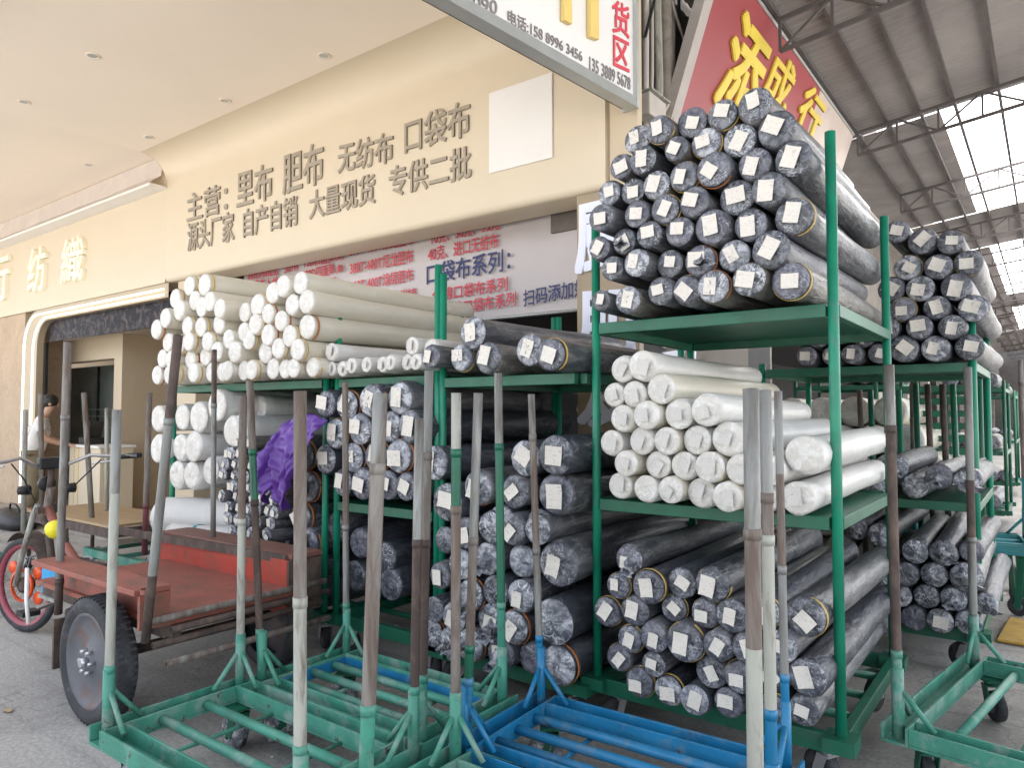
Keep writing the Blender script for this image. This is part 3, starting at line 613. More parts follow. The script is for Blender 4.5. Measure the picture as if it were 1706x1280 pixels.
cart('green cart with the thickest bare pipes standing before the blue cart', (-1.265, 1.79, 0), 1.13, .60, 0, greenw, {
    (-1, -1): (655, 634, [(1180, b), (780, g)], .024, (-1.645, 1.47)), (-1, 1): (655, 760, [(1160, b), (850, gr), (755, l)], .021),
    (1, 1): (648, 1251, [(1300, l), (1080, b), (890, g)], .0255)}, rails=2)
cart('bright blue cart parked against the tallest green rack', (-1.325, 2.46, 0), 1.06, .54, R(2), blue, {
    (-1, -1): (655, 797, [(1135, gr), (1080, b), (900, g)], .020), (-1, 1): (657, 885, [(1065, g), (920, b), (730, g)], .018),
    (1, -1): (650, 1275, [(1190, l), (900, b), (830, g)], .020, (-.70, 2.24)), (1, 1): (652, 1296, [(1130, g), (950, b), (790, g)], .0165)}, rails=3)
cart('worn green cart beside the open alley floor with two tall pipes', (-.14, 3.9, 0), .62, 1.16, R(-9), greenw, {
    (-1, -1): (608, 1481, [(1090, d_), (715, g)], .022), (-1, 1): (612, 1612, [(1030, g), (900, d_), (800, g)], .022)}, rails=0, wrapped=False)
def e_rails():
    T = [o for o in bpy.data.objects if o.get('label', '').startswith('worn green cart beside the open')][0]
    for x in (-.12, .1): MB().tube([(x, -.58+.054, .245), (x, .58-.054, .245)], .02, 12).build('cross_rail', greenw, T)
e_rails()

# ================================================================ RACKS
def rack(label, x0, x1, y0, y1, tops, shelves, deck=.27, paint=green, group='tall green cloth racks', panel=True, casters=True, name='steel_rack'):
    """tops: heights of the posts (x0y0, x1y0, x0y1, x1y1); shelves: top heights"""
    org = ((x0+x1)/2, (y0+y1)/2, 0); T = thing(name, org, label, 'rack', group)
    L, W = x1-x0, y1-y0
    for (ix, iy), zt in zip(((-1, -1), (1, -1), (-1, 1), (1, 1)), tops):
        if zt: MB().tube([(ix*L/2, iy*W/2, deck-.05), (ix*L/2, iy*W/2, zt)], .0215, 14).build('post', paint, T)
        MB().box((ix*L/2-.06, iy*W/2-.06, deck-.055), (ix*L/2+.06, iy*W/2+.06, deck+.001)).build('corner_plate', greend, T)
    def level(z, h, nm, pn):
        q = .026
        for s in (-1, 1):
            MB().box((-L/2+q, s*W/2-.02, z-h), (L/2-q, s*W/2+.02, z)).build(nm, greend, T, None, .003)
            MB().box((s*L/2-.02, -W/2+q, z-h+.002), (s*L/2+.02, W/2-q, z-.002)).build(nm, greend, T, None, .003)
        if pn: MB().box((-L/2+.021, -W/2+.021, z-.012), (L/2-.021, W/2-.021, z-.006)).build('shelf_panel', greend, T)
        else:
            for k in (1, 2, 3): MB().tube([(-L/2+.021, -W/2+W*k/4, z-.03), (L/2-.021, -W/2+W*k/4, z-.03)], .019, 10).build('deck_rail', greend, T)
    for z in shelves: level(z, .055, 'shelf_beam', panel)
    level(deck, .075, 'deck_beam', False)
    if casters:
        for ix in (-1, 1):
            for iy in (-1, 1): caster(T, ix*(L/2-.07), iy*(W/2-.07), .085, deck-.078, .4+ix*iy*.9, steel)
    return T
rack('tallest green rack with domed pile of black rolls over white rolls, beside the pillar sign', -1.81, -.70, 3.12, 4.30, (2.50, 2.71, 2.5, 2.62), (1.135, 2.0))
rack('wide green rack under the great heap of cream rolls by the shop entrance', -5.72, -3.80, 3.05, 4.30, (1.78, 1.78, 2.3, 2.28), (1.775,))
rack('green rack carrying small white rolls over black rolls, before the banner', -3.72, -2.84, 3.08, 4.30, (2.28, 2.42, 2.32, 2.24), (.985, 1.775))
rack('green rack of big black rolls between the small white rolls and tallest rack', -2.80, -1.875, 3.08, 4.30, (2.36, None, 2.24, 2.24), (1.755,), deck=.24)
rack('green rack of yellow-tagged black rolls standing in the alley', -1.62, -.37, 5.1, 6.3, (1.9, 2.25, 1.9, 2.2), (1.02, 1.86))

# ================================================================ FABRIC ROLLS
RN = .0725; LEN = 1.5
def body_mesh(v, rad=1.0, L=LEN):
    rnd = random.Random(v); mb = MB(); seg = 18; n = 11; rows = [(-.004, .80), (.004, .93), (.018, 1.0)]+[(.018+(L-.036)*k/n, 1) for k in range(1, n)]+[(L-.018, 1.0), (L-.002, .9)]
    ph = [rnd.uniform(0, 6.28) for _ in range(4)]; vs = []
    for t, r in rows:
        for k in range(seg):
            a = 2*pi*k/seg; w_ = 1+.018*sin(3*a+ph[0]+t*2.2)+.014*sin(5*a+ph[1]-t*5)+.010*sin(2*a+ph[2]+t*9)+rnd.uniform(-.008, .008)
            vs.append((RN*r*w_*cos(a)*rad+.006*sin(t*2+ph[3]), t, RN*r*w_*sin(a)*rad+.004*sin(t*2.6+ph[1])))
    fs = [(i*seg+k, i*seg+(k+1) % seg, (i+1)*seg+(k+1) % seg, (i+1)*seg+k) for i in range(len(rows)-1) for k in range(seg)]
    fs.append(tuple((len(rows)-1)*seg+k for k in range(seg))); return mb.add(vs, fs, 0, True)
def cap_mesh(v, style):
    """the film or cloth that closes the near end: folds run out from the middle"""
    rnd = random.Random(100+v); mb = MB(); seg = 28; nf = rnd.choice((7, 9, 11)); ph = rnd.uniform(0, 6); cx, cz = rnd.uniform(-.012, .012), rnd.uniform(-.012, .012)
    rings = [(.0, 0), (.2, 1), (.42, 1), (.64, .8), (.82, .5), (.94, .2), (1.0, 0)]
    vs = []; amp = {'film': .006, 'milky': .011, 'white': .0025}[style]; puff = {'film': .010, 'milky': .016, 'white': .007}[style]
    for q, a_ in rings:
        for k in range(seg):
            a = 2*pi*k/seg+.15*q; r = RN*.985*q
            dz = -puff*(1-q*q) + (amp*a_*(abs(sin(nf*a/2+ph+.8*sin(2*a)))-.5) if q else 0)+rnd.uniform(-1, 1)*amp*.45*a_
            if style == 'white' and q < .5: dz += .006*(1-q*2)
            vs.append((r*cos(a)+cx*(1-q), dz-.002+.006*(q > .99), r*sin(a)+cz*(1-q)))
    n = len(rings); fs = [((i+1)*seg+k, (i+1)*seg+(k+1) % seg, i*seg+(k+1) % seg, i*seg+k) for i in range(n-1) for k in range(seg)]
    return mb.add(vs, fs, 0, True)
def knot_mesh(v):     # gathered, tied film tail
    rnd = random.Random(v); mb = MB(); seg = 13; ang = rnd.uniform(0, 6.28); rows = [(.0, .62), (-.02, .40), (-.035, .2), (-.045, .13), (-.06, .24), (-.085, .45), (-.10, .5)]; vs = []
    for i, (t, r) in enumerate(rows):
        for k in range(seg):
            a = 2*pi*k/seg; w_ = 1+.35*sin(4*a+v)*(i > 0)+rnd.uniform(-.2, .2); b_ = max(0, -t-.03)
            vs.append((RN*r*w_*cos(a)+cos(ang)*b_*.7, t+rnd.uniform(-.006, .006), RN*r*w_*sin(a)*(.5 if i > 3 else 1)-b_*.45))
    return mb.add(vs, [((i+1)*seg+k, (i+1)*seg+(k+1) % seg, i*seg+(k+1) % seg, i*seg+k) for i in range(len(rows)-1) for k in range(seg)], 0, True)
def tag_mesh(v, s=.034):
    rnd = random.Random(v+5); mb = MB(); n = 4; vs = []; c = [rnd.uniform(-.004, .005) for _ in range(4)]
    asp = rnd.uniform(.85, 1.15)
    for j in range(n):
        for i in range(n):
            u, w_ = i/(n-1), j/(n-1); dz = c[0]*(1-u)*(1-w_)+c[1]*u*(1-w_)+c[2]*u*w_+c[3]*(1-u)*w_
            vs.append(((u-.5)*2*s*asp, -.0-abs(dz)*1.6+.004*sin(pi*u), (w_-.5)*2*s/asp))
    return mb.add(vs, [(j*n+i, j*n+i+1, (j+1)*n+i+1, (j+1)*n+i) for j in range(n-1) for i in range(n-1)], 0, True)
def band_mesh(): return MB().lathe([(.018, RN*1.02), (.018, RN*1.045), (.032, RN*1.045), (.032, RN*1.02)], (0, 0, 0), 'Y', 24)
def data(mb, m, nm):
    o = mb.build(nm, m); me = o.data; bpy.data.objects.remove(o); return me
BODY = {k: [data(body_mesh(i*7+j), m, 'wrapped_cloth') for j in range(3)] for i, (k, m) in enumerate((('k', blk[0]), ('t', blk[1]), ('n', blk[2]), ('c', wht[0]), ('w', wht[1])))}
CAP = {k: [data(cap_mesh(j+9*i, s), m, 'end_film') for j in range(5)] for i, (k, s, m) in enumerate((('k', 'film', capd), ('t', 'film', capd), ('n', 'film', capd), ('m', 'milky', capk), ('c', 'white', capw), ('w', 'white', capw)))}
KNOT = [data(knot_mesh(j), capk, 'film_tail') for j in range(4)]
TAG = [data(tag_mesh(j), tagm, 'paper_tag') for j in range(6)]; TAGW = [data(tag_mesh(j+6, .033), tagw, 'paper_tag') for j in range(4)]
BAND = {'y': data(band_mesh(), bandy, 'tape_band'), 'o': data(band_mesh(), bando, 'tape_band'), 's': data(band_mesh(), bandw, 'tape_band')}
def child(nm, me, p, loc=(0, 0, 0), rot=(0, 0, 0)):
    o = bpy.data.objects.new(nm, me); C.objects.link(o); o.parent = p; o.location = loc; o.rotation_euler = rot; return o
NROLL = 0
def roll(p, r, kind, label, group, length=1.5, tagged=True, band=None, milky=False, knot=False, yaw=0, pitch=0, name='fabric_roll', cat='fabric roll'):
    global NROLL; NROLL += 1
    rnd = random.Random(NROLL*13+3); s = r/RN
    T = thing(name, p, label, cat, group, yaw+R(rnd.uniform(-.7, .7))); T.rotation_euler.x = pitch; T.scale = (s, length/LEN, s)
    child('wrapped_cloth', rnd.choice(BODY[kind]), T, rot=(0, rnd.uniform(0, 6.28), 0))
    fy = LEN/length*s            # keeps end details undistorted along the roll
    e = child('end_film', rnd.choice(CAP['m' if milky else kind]), T, rot=(0, rnd.uniform(0, 6.28), 0)); e.scale = (1, fy, 1)
    if knot: k = child('film_tail', rnd.choice(KNOT), T, (rnd.uniform(-.02, .02), -.004, rnd.uniform(-.02, .01))); k.scale = (1, fy, 1)
    if tagged:
        w_ = kind in 'cw'
        t = child('paper_tag', rnd.choice(TAGW if w_ else TAG), T, (rnd.uniform(-.012, .012), (-.021 if w_ else -.021)*fy-.002, rnd.uniform(-.012, .012)), (0, rnd.gauss(.18, .28), 0)); q_ = rnd.uniform(.82, 1.1); t.scale = (q_, fy, q_)
    if band: bb = child('tape_band', BAND[band], T); bb.scale = (1, fy, 1)
    return T

def pile(name, rows, off, sc_, Y, kind, where, group, end, floor=None, band=0, milky=0, knot=0, tagp=1.0, length=1.5, rmax=.12, jit=.04, bands='y', pick=None, look=None, rs=1):
    """rows: lists of (x, y, r) read off the photo, bottom row first; each is set on the plane of the pile's near face and then settled against its neighbours"""
    it = []
    for ri, row in enumerate(rows):
        for q in sorted(row):
            x, y, rp = q[:3]; px, py = off[0]+x*sc_, off[1]+y*sc_
            p = atY(px, py, Y); r = min(rmax, rp*sc_/F*depth(p)); it.append([p.x, p.z, r*.97, ri])
    for q in it: q[2] *= rs
    for _ in range(60):
        for i in range(len(it)):
            for j in range(i):
                dx, dz = it[i][0]-it[j][0], it[i][1]-it[j][1]; dd = math.hypot(dx, dz) or 1e-6; ov = it[i][2]+it[j][2]-dd
                if ov > 0:
                    k = ov/dd*.25; it[i][0] += dx*k; it[i][1] += dz*k; it[j][0] -= dx*k; it[j][1] -= dz*k
            if floor is not None and it[i][1] < floor+it[i][2]: it[i][1] += (floor+it[i][2]-it[i][1])*.6
    rnd = random.Random(name); n = {}
    for x, z, r, ri in it:
        n[ri] = n.get(ri, 0)+1
        bd = rnd.choice(bands) if rnd.random() < band else None; mk = rnd.random() < milky; kn = rnd.random() < knot; tg = rnd.random() < tagp
        kd = rnd.choice(kind)
        lk = look or {'k': 'black', 't': 'black', 'n': 'black', 'c': 'cream', 'w': 'white'}[kd]
        ex = ('banded ' if bd else '')+('untagged ' if not tg and kd in 'ktn' else '')
        lab = f"{ex}{lk} roll, {ORD[n[ri]-1]} from {end}, {ORD[ri]} row up, {where}"
        roll((x, Y+rnd.uniform(-jit, jit), z), r, kd, lab, group, length+rnd.uniform(-.05, .05), tg, bd, mk, kn, pitch=R(rnd.uniform(-.5, .5)))

Z7 = ((960, 140), .32826); Z8 = ((960, 520), .32826); Z5 = ((240, 420), .390625); Z6 = ((660, 420), .390625); ZB = ((660, 880), .35170)
pile('domed', [
    [(112,1095,56),(243,1090,74),(415,1045,76),(548,1040,78),(700,1030,86),(885,995,88),(1060,965,98)],
    [(195,940,65),(320,912,74),(462,905,74),(622,895,84),(800,850,86),(985,810,98)],
    [(125,830,62),(225,795,70),(385,765,72),(530,735,78),(680,700,94),(870,700,88),(1065,655,98)],
    [(150,665,74),(310,650,72),(465,635,78),(595,590,82),(800,565,94),(975,535,92)],
    [(175,570,66),(285,545,70),(395,495,76),(545,480,80),(715,440,92),(895,400,88),(1090,370,97)],
    [(240,410,68),(345,410,76),(540,350,66),(660,330,80),(810,285,90),(1020,235,100)],
    [(300,290,78),(430,235,74),(590,205,82),(745,175,80),(910,110,92)]], *Z7, 2.95, 'kkkt', "tallest rack's top shelf", 'black rolls on the tallest rack top shelf', 'pillar', 2.0, band=.35, milky=.18, knot=.08, bands='yyso')
pile('white', [
    [(210,875,70),(350,895,72),(483,905,72),(620,915,80),(785,925,80),(940,935,84),(1125,945,88)],
    [(260,770,68),(410,770,72),(543,780,74),(690,785,82),(830,795,80),(985,815,80)],
    [(170,665,68),(325,655,72),(465,655,74),(610,655,78),(765,650,92)],
    [(230,540,72),(368,530,76),(520,525,80),(680,515,86),(1155,725,100)],
    [(180,420,64),(290,420,70),(440,395,80)],
    [(225,290,70),(355,280,80)]], *Z8, 2.95, 'cww', "tallest rack's middle shelf", 'white rolls on the tallest rack middle shelf', 'pillar', 1.135, look='white', tagp=.9)
pile('lower', [
    [(1140,745,74),(1290,775,74),(1410,795,74),(1570,815,74),(1790,830,70),(1935,845,74)],
    [(1060,600,66),(1225,640,62),(1480,650,80),(1600,710,80),(1740,690,80),(1946,723,92)],
    [(1120,510,66),(1250,525,76),(1370,560,94),(1530,545,76),(1660,560,76),(1820,560,80)],
    [(985,405,72),(1140,420,76),(1310,405,66),(1470,420,72),(1600,420,82),(1740,400,80),(1905,455,96)],
    [(1075,290,62),(1190,300,82),(1340,275,76),(1500,300,86)],
    [(1095,160,72)]], *ZB, 2.95, 'kkn', "tallest rack's bottom deck", 'black rolls on the tallest rack bottom deck', 'pillar', .275, band=.45, milky=.2, knot=.12, bands='y')
pile('heap', [
    [(60,520,36),(110,530,36),(160,515,36),(215,512,38),(260,515,38),(320,510,38),(365,510,38),(412,512,38),(465,505,38),(520,520,40),(590,500,38),(640,497,38),(697,497,38)],
    [(75,460,36),(130,460,36),(195,455,38),(245,450,38),(310,445,38),(410,445,42),(520,445,44),(590,430,40),(655,428,42)],
    [(90,400,36),(150,400,38),(215,400,38),(280,395,38),(365,385,38),(410,380,38),(455,375,38),(530,370,42),(610,370,42)],
    [(80,335,38),(165,335,38),(230,330,38),(300,325,40),(410,310,38),(490,308,40),(545,308,38),(605,305,40),(680,335,48)],
    [(110,275,38),(155,265,40),(230,250,40),(335,258,38)],
    [(120,215,38),(205,205,38),(290,205,38),(475,235,44),(555,232,42),(630,230,42),(690,232,46)],
    [(180,155,38),(270,148,42),(598,162,42),(660,165,44)]], *Z5, 2.84, 'c', 'cream heap beside shop entrance', 'cream rolls heaped on the wide rack', 'shop entrance', 1.78, band=.55, bands='ssso', tagp=0, length=1.7, rs=1.17)
pile('small', [
    [(782,497,32),(830,497,35),(890,485,35),(945,480,34),(1000,478,36),(1065,473,34),(1115,470,36),(1175,470,36)],
    [(790,425,40),(1140,400,40),(1215,410,42)]], *Z5, 2.92, 'w', 'small white rolls before banner', 'small white rolls on the narrow shelf', 'cream heap', 1.78, tagp=.9, look='small white')
pile('shelf', [
    [(150,445,52),(268,432,62),(385,455,72),(567,418,72),(672,440,72)], [(310,360,72)]], *Z6, 2.92, 'tk', 'shelf below navy banner words', 'black rolls on the shelf under the banner', 'small white rolls', 1.758, milky=.45, band=.2, rmax=.1)
pile('large', [
    [(830,985,62),(935,990,70),(1050,995,66),(1130,1000,62)],
    [(755,885,66),(868,880,66),(980,875,70),(1095,870,74)],
    [(805,775,66),(930,755,70),(1040,745,70),(1145,745,78)],
    [(757,650,62),(850,655,66),(985,635,76),(1090,625,76)]], *Z5, 2.95, 'nk', 'shelf under small white rolls', 'large black rolls under the small white ones', 'purple cloth', .985, milky=.55, band=.2, bands='o', rmax=.1)
pile('biggest', [
    [(200,715,70),(330,700,80),(470,690,80),(600,690,80),(775,690,98)],
    [(210,560,64),(330,540,74),(450,505,84),(575,510,82),(765,490,112)],
    [(205,400,64),(330,370,76),(450,360,80),(575,350,80)],
    [(215,225,66),(330,210,76),(440,190,80),(575,155,82),(760,168,112)],
    [(220,60,66),(340,50,78),(450,20,78),(560,25,78),(690,10,74)]], *ZB, 2.96, 'nk', 'stack beside blue cart pipes', 'big film-tied rolls stacked beside the blue cart', 'purple cloth', .245, milky=.75, band=.2, knot=.3, tagp=.6, bands='o', rmax=.125)
pile('upper', [
    [(430,1150,70),(610,1150,72)],
    [(235,1065,84),(350,1005,78),(500,1025,74),(660,1040,92)],
    [(175,900,76),(545,880,80),(690,880,88)]], *Z6, 2.95, 'nk', 'stack top beside blue cart', 'upper rolls of the stack beside the blue cart', 'purple cloth', None, milky=.5, band=.2, bands='o', rmax=.115)
pile('bagged', [
    [(140,945,62),(205,945,62),(272,935,62)],
    [(80,840,62),(150,840,60),(220,840,66)],
    [(60,710,58),(150,705,58),(245,705,70),(385,765,66)],
    [(330,655,70)]], *Z5, 3.0, 'w', 'bulging bags behind red tricycle tray', 'bulging white rolls under the cream heap', 'shop entrance', None, tagp=0, look='fat white', length=1.2, rmax=.14)
ZF = ((1280, 300), .31255); ZG = ((1280, 660), .31255)
pile('alley', [
    [(205,940,54),(340,950,52),(450,925,54),(600,950,56),(735,940,74),(890,930,72),(1050,910,72)],
    [(160,835,54),(255,845,52),(385,825,54),(550,840,60),(690,825,66),(805,825,66),(940,820,66)],
    [(755,715,66),(870,710,66),(1030,700,72)],
    [(700,605,70),(820,600,72),(975,600,76)],
    [(755,465,70),(890,475,72),(1035,465,68)],
    [(685,270,62),(825,325,72),(935,385,66)]], *ZF, 4.95, 'kn', "alley rack's upper shelf", 'black rolls on the alley rack upper shelf', 'alley wall', 1.865, milky=.15, band=.1)
pile('alleylow', [
    [(660,1190,66),(760,1190,66),(900,1190,66),(1040,1190,66)],
    [(600,1075,66),(730,1070,66),(835,1080,66),(950,1075,66),(1160,1110,60)],
    [(600,950,66),(740,950,66),(880,945,68),(1030,965,80)],
    [(465,710,62),(600,740,64),(800,840,66),(940,850,70),(1050,860,62)]], *ZG, 4.95, 'nk', "alley rack's bottom deck", 'tied black rolls on the alley rack bottom deck', 'alley wall', None, milky=.6, knot=.4, tagp=.1, look='tied black')
pile('alleymid', [[(560,610,62),(700,400,66),(775,455,68),(915,440,68),(1035,450,68)]], *ZG, 4.95, 'nk', "alley rack's middle shelf", 'tied black rolls on the alley rack middle shelf', 'alley wall', 1.025, milky=.8, knot=.5, tagp=0, look='tied black')
def thin_rolls():      # thin remnant rolls packed on end under the cream heap
    k = 0
    for ri in range(10):
        for ci in range(6):
            x = -4.86+ci*.108+(ri % 2)*.054+(.0); z = .64+ri*.078
            if ri > 7 and ci > 2: continue
            kd = random.choice('kkt')
            roll((x, 2.98+random.uniform(-.04, .04), z), .046, kd, f'thin tagged remnant roll, {ORD[ci]} from the white bags, {ORD[ri]} row above tricycle tray', 'thin remnant rolls behind the tricycle', .9, True, None, random.random() < .8, False, name='remnant_roll', cat='remnant roll'); k += 1
thin_rolls()

# ================================================================ LOOSE THINGS ROUND THE RACKS
def remnants():
    # bolts with teal tape lying askew behind the tricycle tray, and white bolts above
    for i, (px, py, Y, r, rz, n) in enumerate(((300, 862, 2.93, .15, R(-62), 'upper'), (318, 905, 2.80, .14, R(-66), 'lower'))):
        p = atY(px-30, py, Y)
        T = thing('fabric_roll', (p.x, p.y, p.z), f'{n} of two fat white bolts with teal tape behind the red tray', 'fabric roll', 'teal-taped white bolts', rz)
        s = r/RN; T.scale = (s, 1.0/LEN, s); child('wrapped_cloth', BODY['w'][i], T); e = child('end_film', CAP['w'][i], T)
        b = MB().lathe([(.30, RN*1.01), (.30, RN*1.03), (.345, RN*1.03), (.345, RN*1.01)], (0, 0, 0), 'Y', 24).build('teal_tape', teal, T)
    for i, (px, py, Y, r) in enumerate(((395, 720, 3.0, .125),)):
        p = atY(px, py, Y); roll(p, r, 'w', 'fat white bolt lying above the thin remnant rolls beside the purple cloth', 'bulging white rolls under the cream heap', 1.2, False)
    for i, py in enumerate((682, 706)):
        p = atY(430, py, 3.25); roll(p, .10, 'w', f'pale bolt behind the purple cloth, {["upper", "lower"][i]} of two', 'pale bolts behind the purple cloth', 1.1, False)
    for i, (px, py, rr) in enumerate(((505, 760, .10), (512, 812, .10), (500, 862, .10), (512, 905, .1), (505, 950, .1), (520, 990, .1), (560, 880, .1), (600, 905, .1), (590, 960, .1), (640, 930, .1), (650, 975, .1))):
        p = atY(px, py, 3.18 if i > 5 else 3.05); roll(p, rr, 'n', f'dark roll in the shade, {ORD[i]} down under the large black rolls', 'dark rolls on the shaded deck', 1.3, i < 6, 'o' if i < 6 else None, False)
remnants()
def purple_cloth():
    mb = MB(); nu, nv = 54, 48; rnd = random.Random(4)
    top = [atY(x, y, 2.88) for x, y in ((446, 738), (462, 716), (478, 700), (500, 690), (522, 690), (540, 700))]
    bot = [atY(x, y, 2.80) for x, y in ((431, 806), (442, 838), (455, 818), (469, 853), (480, 846), (492, 790))]
    ks = [(rnd.uniform(8, 34), rnd.uniform(-7, 7), rnd.uniform(0, 6), rnd.uniform(.006, .022)) for _ in range(7)]
    vs = []
    for j in range(nv):
        v = j/(nv-1)
        for i in range(nu):
            u = i/(nu-1); a = u*5; k = min(4, int(a)); f = a-k; f = f*f*(3-2*f)
            p = top[k].lerp(top[k+1], f).lerp(bot[k].lerp(bot[k+1], f), v)
            fold = sum(am*(1-abs(sin((w*u+m*v+p0+.6*sin(9*v+p0))/2))*2) for w, m, p0, am in ks)*(.5+.6*v)
            crease = .010*sin(40*v+12*u)*sin(23*u-9*v)
            p += V((.010*sin(v*11+u*14), -.05*sin(pi*v)-fold-crease-.04*v, .010*sin(u*23)*v)); vs.append(p)
    mb.add(vs, [(j*nu+i, (j+1)*nu+i, (j+1)*nu+i+1, j*nu+i+1) for j in range(nv-1) for i in range(nu-1)], 0, True)
    o = mb.build('draped_cloth', purple, None, vs[0]); tag(o, 'crumpled shiny purple cloth hanging over the thin remnant rolls', 'cloth')
    m = o.modifiers.new('thickness', 'SOLIDIFY'); m.thickness = .003
purple_cloth()

# ================================================================ CARGO TRICYCLE
def tricycle():
    org = (-4.4, 2.2, 0); T = thing('cargo_tricycle', org, 'rusty red cargo tricycle with an open tray parked behind the bare carts', 'tricycle')
    B = lambda mb, n, m, p=T, o=org, bev=0: mb.build(n, m, p, o, bev)
    zf, zb = .545, .72
    # tray
    B(MB().box((-4.95, 1.80, zf-.025), (-3.47, 2.66, zf)), 'tray_floor', redb)
    B(MB().box((-4.66, 1.67, zb-.028), (-3.46, 1.85, zb)), 'side_board', redb, bev=.004)
    B(MB().box((-4.60, 1.825, zf), (-3.464, 1.848, zb-.03)), 'side_panel', redb)
    mb = MB(); mb.box((-3.484, 1.70, zf-.02), (-3.462, 1.845, zb-.03)); B(mb, 'end_plate', redb)
    B(MB().box((-5.05, 2.62, zb-.022), (-3.56, 2.84, zb+.006)), 'side_board', mat('brown_board', (.17, .075, .055), .6, 0, .2, 5), bev=.004)
    B(MB().box((-5.03, 2.60, zf-.16), (-3.58, 2.618, zb-.024)), 'side_panel', redp)
    B(MB().box((-3.578, 2.60, zf-.16), (-3.56, 2.83, zb-.026)), 'end_plate', drust)
    B(MB().box((-5.08, 2.59, .40), (-5.035, 2.63, zb-.01)), 'white_strut', whitep)
    for y in (1.86, 2.60): B(MB().box((-5.0, y, .44), (-3.46, y+.045, .515)), 'chassis_rail', drust)
    for x in (-4.9, -4.2, -3.6): B(MB().box((x, 1.906, .45), (x+.045, 2.598, .51)), 'cross_member', drust)
    for i, (z, x, m) in enumerate(((.565, -3.44, rust), (.44, -3.47, drust), (.36, -3.40, rust), (.51, -3.42, drust))):
        o = B(MB().tube([(x, 1.74+.03*i, z), (x+.02, 2.75, z+.01)], .017, 10), 'tail_bar', m)
        B(MB().add([(x+.011*cos(a), 1.739+.03*i, z+.011*sin(a)) for a in [k*pi/4 for k in range(8)]], [tuple(range(8))]), 'mouth_shade', blackp, o, org)  # dark disc gives the bar end a painted hollow shade
    # rear wheels
    for y, sgn in ((1.70, -1), (2.70, 1)):
        c = V((-3.88, y, .315))
        t = B(MB().lathe([(-.05, .235), (-.066, .262), (-.064, .288), (-.045, .308), (-.02, .315), (.02, .315), (.045, .308), (.064, .288), (.066, .262), (.05, .235)], c, 'Y', 44), 'wheel', tyre)
        B(MB().lathe([(-.05*1, .238), (-.056, .228), (-.04, .215), (-.028, .19), (-.022, .11), (-.034, .085), (-.036, .06), (-.05, .048), (-.05, .001)] if sgn < 0 else [(.05, .238), (.04, .2), (.03, .08), (.05, .001)], c, 'Y', 36), 'wheel_disc', hubg, t)
        if sgn < 0:
            bm = MB(); bm.tube([c+V((0, -.05, 0)), c+V((0, -.085, 0))], .022, 10)
            for k in range(6):
                a = k*pi/3; p = c+V((.055*cos(a), -.036, .055*sin(a))); bm.tube([p, p+V((0, -.035, 0))], .0085, 6)
            B(bm, 'wheel_bolt', steel, t)
            tr = MB()
            for k in range(60):
                a = k*2*pi/60
                for s_ in (-1, 1):
                    p = c+V((.314*cos(a), s_*.03, .314*sin(a))); tr.bar(p-V((0, .016, 0)), p+V((0, .016, 0)), .012, .008, 0, (cos(a), 0, sin(a)))
            B(tr, 'tread', tyre, t)
        B(MB().tube([c, c+V((0, -sgn*.16, 0))], .03, 12), 'axle_stub', drust)
    B(MB().tube([(-3.88, 1.80, .315), (-3.88, 2.62, .315)], .028, 12), 'axle', drust)
    for x in (-4.28, -3.5): B(MB().bar((x, 1.88, .45), (-3.88+(x+3.88)*.3, 1.88, .33), .04, .012), 'leaf_spring', drust)
    mb = MB()    # mudguard flap behind the wheel
    mb.box((-4.27, 1.64, .20), (-4.25, 1.76, .46)); B(mb, 'mud_flap', drust)
    # front frame
    hd = V((-5.62, 2.11, 1.02))
    B(MB().tube([(-5.66, 2.11, .80), (-5.58, 2.11, 1.04)], .028, 12), 'head_tube', rust)
    B(MB().tube([(-5.62, 2.11, .90), (-5.45, 2.11, .74), (-5.15, 2.11, .58), (-4.95, 2.11, .50)], .028, 12), 'main_tube', redb)
    B(MB().tube([(-5.64, 2.11, .84), (-5.50, 2.11, .45), (-5.25, 2.11, .33), (-4.95, 2.11, .40)], .024, 12), 'down_tube', drust)
    for y in (1.95, 2.3): B(MB().tube([(-5.2, 2.11, .60), (-4.95, y, .52)], .016, 8), 'tray_stay', drust)
    B(MB().bar((-5.55, 2.55, .69), (-3.6, 2.62, .70), .03, .05), 'top_rail', drust)
    B(MB().tube([(-5.3, 2.11, .60), (-5.33, 2.11, .78)], .018, 8), 'seat_tube', drust)
    # front wheel and fork, steered a little
    fw = bpy.data.objects.new('front_wheel', None); C.objects.link(fw); fw.parent = T; fw.location = V((-5.88, 2.08, .335))-V(org); fw.rotation_euler.z = R(14)
    prof = [(.024*cos(a), .305+.028*sin(a)) for a in [k*2*pi/12 for k in range(13)]]
    MB().lathe(prof, (0, 0, 0), 'Y', 44).build('tyre', tyre, fw)
    pink = mat('pink_painted_rim', (.30, .06, .085), .5, 0, .15, 5)
    MB().lathe([(-.02, .286), (-.014, .262), (.014, .262), (.02, .286)], (0, 0, 0), 'Y', 40).build('rim', pink, fw)
    sp = MB()
    for k in range(28):
        a = k*2*pi/28; b_ = a+(.35 if k % 2 else -.35); s_ = .03 if k % 4 < 2 else -.03
        sp.tube([(.04*cos(b_), s_, .04*sin(b_)), (.264*cos(a), 0, .264*sin(a))], .0016, 5)
    sp.build('spoke', steel, fw)
    MB().lathe([(-.05, .001), (-.05, .03), (-.03, .055), (.03, .055), (.05, .03), (.05, .001)], (0, 0, 0), 'Y', 18).build('hub', drust, fw)
    for a in (-.5, .6, 2.4): MB().lathe([(-.006, .001), (-.006, .045), (.006, .045), (.006, .001)], (.17*cos(a), -.012, .17*sin(a)), 'Y', 12).build('reflector', orange, fw)
